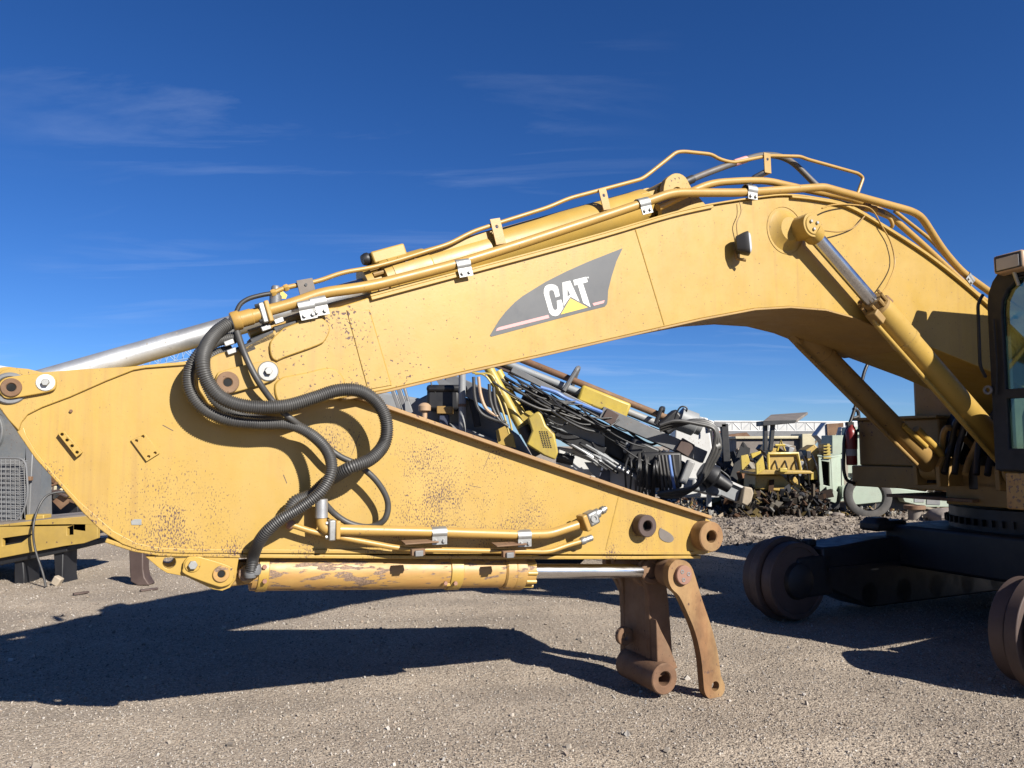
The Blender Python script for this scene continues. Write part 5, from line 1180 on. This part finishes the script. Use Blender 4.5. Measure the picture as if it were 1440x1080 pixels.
gm_ = thing('green_machine', 'pale green machine with boxy open housing, long chassis and stencilled panel', 'machine', gnd(1240, 712))
GY = 18.4; gm_.location = (at(1240, 700, GY).x, GY, 0); BASE[gm_.name] = Vector(gm_.location)
opn = [(1155, 648), (1166, 650), (1167, 684), (1158, 682)]
def pz(pts, Y): return [(at(p[0], p[1], Y).x, at(p[0], p[1], Y).z) for p in pts]
build('housing', MB().prism(pz([(1151, 643), (1168, 645), (1170, 686), (1178, 692), (1176, 708), (1153, 700)], GY), GY, GY + .06, holes=[pz(opn, GY)]), M['green'], gm_, bev=.01)
build('housing_interior', plate([(1153, 645), (1184, 645), (1184, 690), (1154, 690)], GY + .5, .05), M['black'], gm_)
build('housing_side', MB().quad(at(1168, 643, GY), at(1185, 640, GY + .7), at(1185, 688, GY + .7), at(1170, 692, GY), (.03, 0, 0)), M['green'], gm_, bev=.008)
build('housing_lid', MB().quad(at(1149, 642, GY), at(1170, 644, GY - .05), at(1186, 641, GY + .7), at(1166, 640, GY + .7), (0, 0, .04)), M['green'], gm_, bev=.01)
build('chassis', plate([(1184, 684), (1244, 684), (1290, 690), (1337, 696), (1337, 713), (1300, 713), (1272, 706), (1268, 697), (1252, 697), (1240, 706), (1184, 712)], GY + .1, .9), M['green'], gm_, bev=.015)
build('rear_cab', plate([(1202, 600), (1245, 600), (1250, 612), (1202, 612)], GY + 1.2, .8), M['green'], gm_, bev=.02)
build('cab_wall', plate([(1170, 612), (1250, 612), (1250, 690), (1170, 690)], GY + 1.3, .7), M['green'], gm_, bev=.02)
build('stencil_panel', plate([(1304, 696), (1322, 697), (1322, 710), (1303, 709)], GY + .085, .012), M['gsteel'], gm_)
build('stencil_panel', plate([(1286, 696), (1300, 697), (1300, 706), (1286, 706)], GY + .085, .012), M['lgrey'], gm_)
build('foot', MB().box((at(1170, 712, GY).x, GY + .3, .12), (.5, .5, .24)), M['black'], gm_)
build('axle', MB().box((at(1262, 712, GY).x, GY + .6, .22), (1.4, .5, .4)), M['black'], gm_, bev=.03)
build('rear_stay', MB().beam(at(1183, 706, GY - .1), at(1200, 690, GY - .1), .05, .10), M['green'], gm_, bev=.01)
bt = thing('trailer', 'white roofed trailer body on the skyline behind the hand rail', 'trailer', (at(1250, 640, 30).x, 30, 0))
build('box', plate([(1195, 594), (1290, 594), (1290, 650), (1195, 650)], 30, 2), M['white'], bt, bev=.05)
build('wheels', MB().box((at(1240, 650, 30).x, 30.5, .5), (2.5, 1, 1.0)), M['black'], bt)

# leaning tyre, pipe stub, boulders
tyc = gnd(1220, 728); R_ = .50
tz = R_ - .02
tax = Vector((-.22, -1, .10)).normalized()
prof = [(-.12, .33), (-.13, .36), (-.135, .43), (-.11, .485), (-.06, .50), (.06, .50), (.11, .485), (.135, .43), (.13, .36), (.12, .33), (.10, .34), (-.10, .34)]
c = Vector((at(1220, 704, tyc.y).x, tyc.y, tz))
ty_ = MB().lathe(c, tax, prof, 44, True)
to = solo('tyre', ty_, M['tyre'], 'bare dusty grey tyre leaning upright in front of the pale green machine', 'tyre')
c = gnd(1287, 735)
ps = thing('pipe_stub', 'short flanged steel pipe standing on end right of the tyre', 'pipe', c)
build('barrel', MB().cyl(c, c + Vector((0, 0, .30)), .13, 24), M['sheet'], ps)
build('flange', MB().ring(c + Vector((0, 0, .28)), c + Vector((0, 0, .36)), .21, .10, 28), M['rust'], ps)
def boulder(px, py, w, h, lab, m='rock', seed=0):
    r = np.random.default_rng(seed); c = gnd(px, py); mb = MB(); n, k = 12, 8; vs = []; fs = []
    for i in range(k + 1):
        for j in range(n):
            a_ = j * math.tau / n; b_ = math.pi * i / k; q = 1 + .22 * (r.random() - .5) * (1 if 0 < i < k else 0)
            vs.append(c + Vector((math.sin(b_) * math.cos(a_) * w / 2 * q, math.sin(b_) * math.sin(a_) * w / 2 * q, h * .42 + math.cos(b_) * h / 2 * q)))
    for i in range(k):
        for j in range(n):
            l_ = (j + 1) % n; fs.append((i * n + j, i * n + l_, (i + 1) * n + l_, (i + 1) * n + j))
    mb.add(vs, fs); return solo('boulder', mb, M[m], lab, 'boulder', bev=0)
boulder(1325, 737, .55, .36, 'largest brown boulder at the edge of the rubble right of the pipe stub', seed=1)
boulder(1309, 732, .28, .2, 'small brown rock between the pipe stub and the large boulder', seed=2)
boulder(1342, 733, .25, .18, 'small pale rock right of the large boulder', 'conc', 3)
boulder(1178, 728, .3, .13, 'low flat rock left of the leaning tyre', seed=4)
for i, (px, py, s_) in enumerate(((1342, 716, .2), (1350, 722, .22))):
    c = gnd(px, py + 12); mb = MB()
    for k in range(3): mb.box(c + Vector((rng.uniform(-.06, .06), 0, .10 + .04 * k)), (s_ * .7, .15, .1), Matrix.Rotation(rng.random() * 2, 3, 'Y'))
    vs = mb
    solo('plastic_scrap', MB().lathe(c, (.1, 0, 1), [(0, s_ * .4), (.05, s_ * .5), (.12, s_ * .42), (.2, s_ * .2)], 7), M['white'], ('crumpled white plastic lump nearest the green machine\'s end', 'crumpled white plastic lump at the right, against the excavator\'s dark turntable')[i], 'plastic')

# ---- the scrap heap: individual long pieces, then what nobody could count
kinds = [('plank', 'wood', 'wooden plank'), ('scrap_pipe', 'lgrey', 'grey pipe'), ('scrap_strip', 'cream', 'cream metal strip'), ('scrap_bar', 'rust', 'rusty bar'), ('black_sheet', 'black', 'black sheet')]
spots = [((1020, 718), (1062, 712), 0, 'pale wooden plank lying lowest in the scrap heap, below the concrete outrigger pad'),
         ((1068, 712), (1128, 722), 1, 'grey pipe lying on the gravel side of the scrap heap'),
         ((958, 700), (995, 718), 2, 'white strip sloping down beside the end of the stick'),
         ((968, 712), (1004, 722), 3, 'rusty bar lying just right of the stick tip'),
         ((1072, 708), (1160, 700), 4, 'long black sheet under the dismantled dozer'),
         ((1112, 716), (1180, 708), 4, 'dark slab in the heap left of the tyre'),
         ((1030, 724), (1080, 727), 0, 'weathered plank nearest the camera in front of the heap'),
         ((1136, 722), (1150, 706), 0, 'short upright stick in the heap left of the tyre')]
for p, q, k, lab in spots:
    a_ = gnd(*p) + Vector((0, 0, .08)); b_ = gnd(*q) + Vector((0, 0, .10))
    b_.y = min(b_.y, a_.y + 2.0)
    nm, m_, _ = kinds[k]
    mb = MB().cyl(a_, b_, .035, 10) if k == 1 else MB().beam(a_, b_, .14 if k != 4 else .5, .035 if k != 4 else .12)
    solo(nm, mb, M[m_], lab, 'plank' if k == 0 else 'scrap', bev=.004)
for i, (P, lab) in enumerate((([(1082, 716), (1086, 706), (1092, 703), (1098, 709), (1108, 716), (1120, 722)], 'cream cable looping up out of the middle of the scrap heap'),
                              ([(1058, 720), (1075, 717), (1096, 722), (1110, 728)], 'pale cable lying flat on the gravel in front of the scrap heap'),
                              ([(1046, 716), (1062, 710), (1082, 716), (1102, 713)], 'pale yellow hose snaking through the scrap heap'))):
    y_ = gnd(P[0][0], 722).y
    P3_ = [at(p[0], p[1], y_) for p in P]
    for p in P3_: p.z = max(p.z, .05)
    solo('loose_cable', tubew(P3_, .018, 7), M['cream'], lab, 'cable')
def heap(name, lab, n, fx, fy, smin, smax, cols, zf):
    X = fx(n); Y = fy(n); q0 = np.array([(0, 1, 3, 2), (4, 6, 7, 5), (0, 4, 5, 1), (2, 3, 7, 6), (0, 2, 6, 4), (1, 5, 7, 3)])
    cube = np.array([[x, y, z] for x in (-1, 1) for y in (-1, 1) for z in (-1, 1)], float) * .5
    dims = np.exp(rng.uniform(math.log(smin), math.log(smax), (n, 3))); dims[:, 0] *= rng.uniform(1, 4, n); dims[:, 2] *= .5
    V = cube[None] * (1 + .2 * rng.uniform(-1, 1, (n, 8, 3))) * dims[:, None, :]
    A_ = rng.normal(size=(n, 3, 3)); A_[:, 2, 2] += 2.0; Q_, _ = np.linalg.qr(A_); V = np.einsum('nij,nkj->nki', Q_, V)
    V[..., 0] += X[:, None]; V[..., 1] += Y[:, None]; V[..., 2] += (height(X, Y) + zf(X, Y))[:, None]
    me = fast_mesh(name, V.reshape(-1, 3), (q0[None] + (np.arange(n) * 8)[:, None, None]).reshape(-1, 4))
    c = cols[rng.integers(0, len(cols), n)] * rng.uniform(.6, 1.2, (n, 1)); c = np.concatenate([np.clip(c, 0, .8), np.ones((n, 1))], 1)
    a_ = me.color_attributes.new('tint', 'FLOAT_COLOR', 'POINT'); a_.data.foreach_set('color', np.repeat(c, 8, 0).astype(np.float32).ravel())
    me.materials.append(SM); o = link(name, me); o['kind'] = 'stuff'; o['label'] = lab; o['category'] = 'scrap'; return o
pal2 = .55 * np.array([(.30, .24, .18), (.05, .05, .05), (.12, .08, .06), (.45, .40, .32), (.25, .13, .07), (.55, .53, .48), (.42, .30, .10), (.10, .10, .11), (.35, .28, .2)])
heap('scrap_heap', 'low tangled heap of small scrap between the drill rig and the tyre', 2600, lambda n: 4.0 + 4.9 * rng.random(n) ** 1.25, lambda n: rng.uniform(17.3, 21, n), .012, .13, pal2,
     lambda X, Y: rng.random(len(X)) * (.05 + .30 * np.exp(-((X - 6) / 1.6) ** 2) * np.clip((Y - 17.2) / 1.5, 0, 1)))
heap('dark_scrap', 'dark oily scrap parts heaped under and around the dismantled dozer', 1500, lambda n: rng.uniform(4.9, 7.0, n), lambda n: rng.uniform(17.1, 18.4, n), .02, .20, .40 * pal2, lambda X, Y: rng.random(len(X)) ** 1.5 * .50)
heap('earth_clods', 'crumbly brown clods of earth in front of the scrap heap', 6000, lambda n: rng.uniform(2.8, 11.5, n), lambda n: 12.4 + 6 * rng.random(n) ** 1.3, .010, .05, np.array([(.17, .14, .115), (.21, .18, .15), (.12, .10, .085)]), lambda X, Y: 0 * X)
heap('far_scrap', 'far off scrap and machine parts along the back of the yard', 1500, lambda n: rng.uniform(5, 20, n), lambda n: rng.uniform(19.5, 30, n), .08, .6, pal2, lambda X, Y: rng.random(len(X)) * 1.15)
heap('left_scrap', 'far off scrap along the back of the yard on the left', 700, lambda n: rng.uniform(-26, -9, n), lambda n: rng.uniform(20, 32, n), .08, .5, pal2, lambda X, Y: rng.random(len(X)) * .8)

# repeats of one kind carry one group
for cat_, nm_, g_ in (('boulder', 'boulder', 'rocks at the edge of the rubble'), ('cable', 'loose_cable', 'loose cables in the scrap heap'), ('plank', 'plank', 'planks and sticks in the scrap heap'),
                      ('plastic', 'plastic_scrap', 'crumpled white plastic lumps'), ('scrap', 'scrap_bar', 'rusty bars lying about the yard'), ('scrap', 'black_sheet', 'black slabs in the scrap heap'), ('trailer', 'trailer', 'white trailers on the skyline')):
    for o in COL.objects:
        if not o.parent and o.get('category') == cat_ and o.name.split('.')[0] == nm_ and o.get('kind') is None: o['group'] = g_
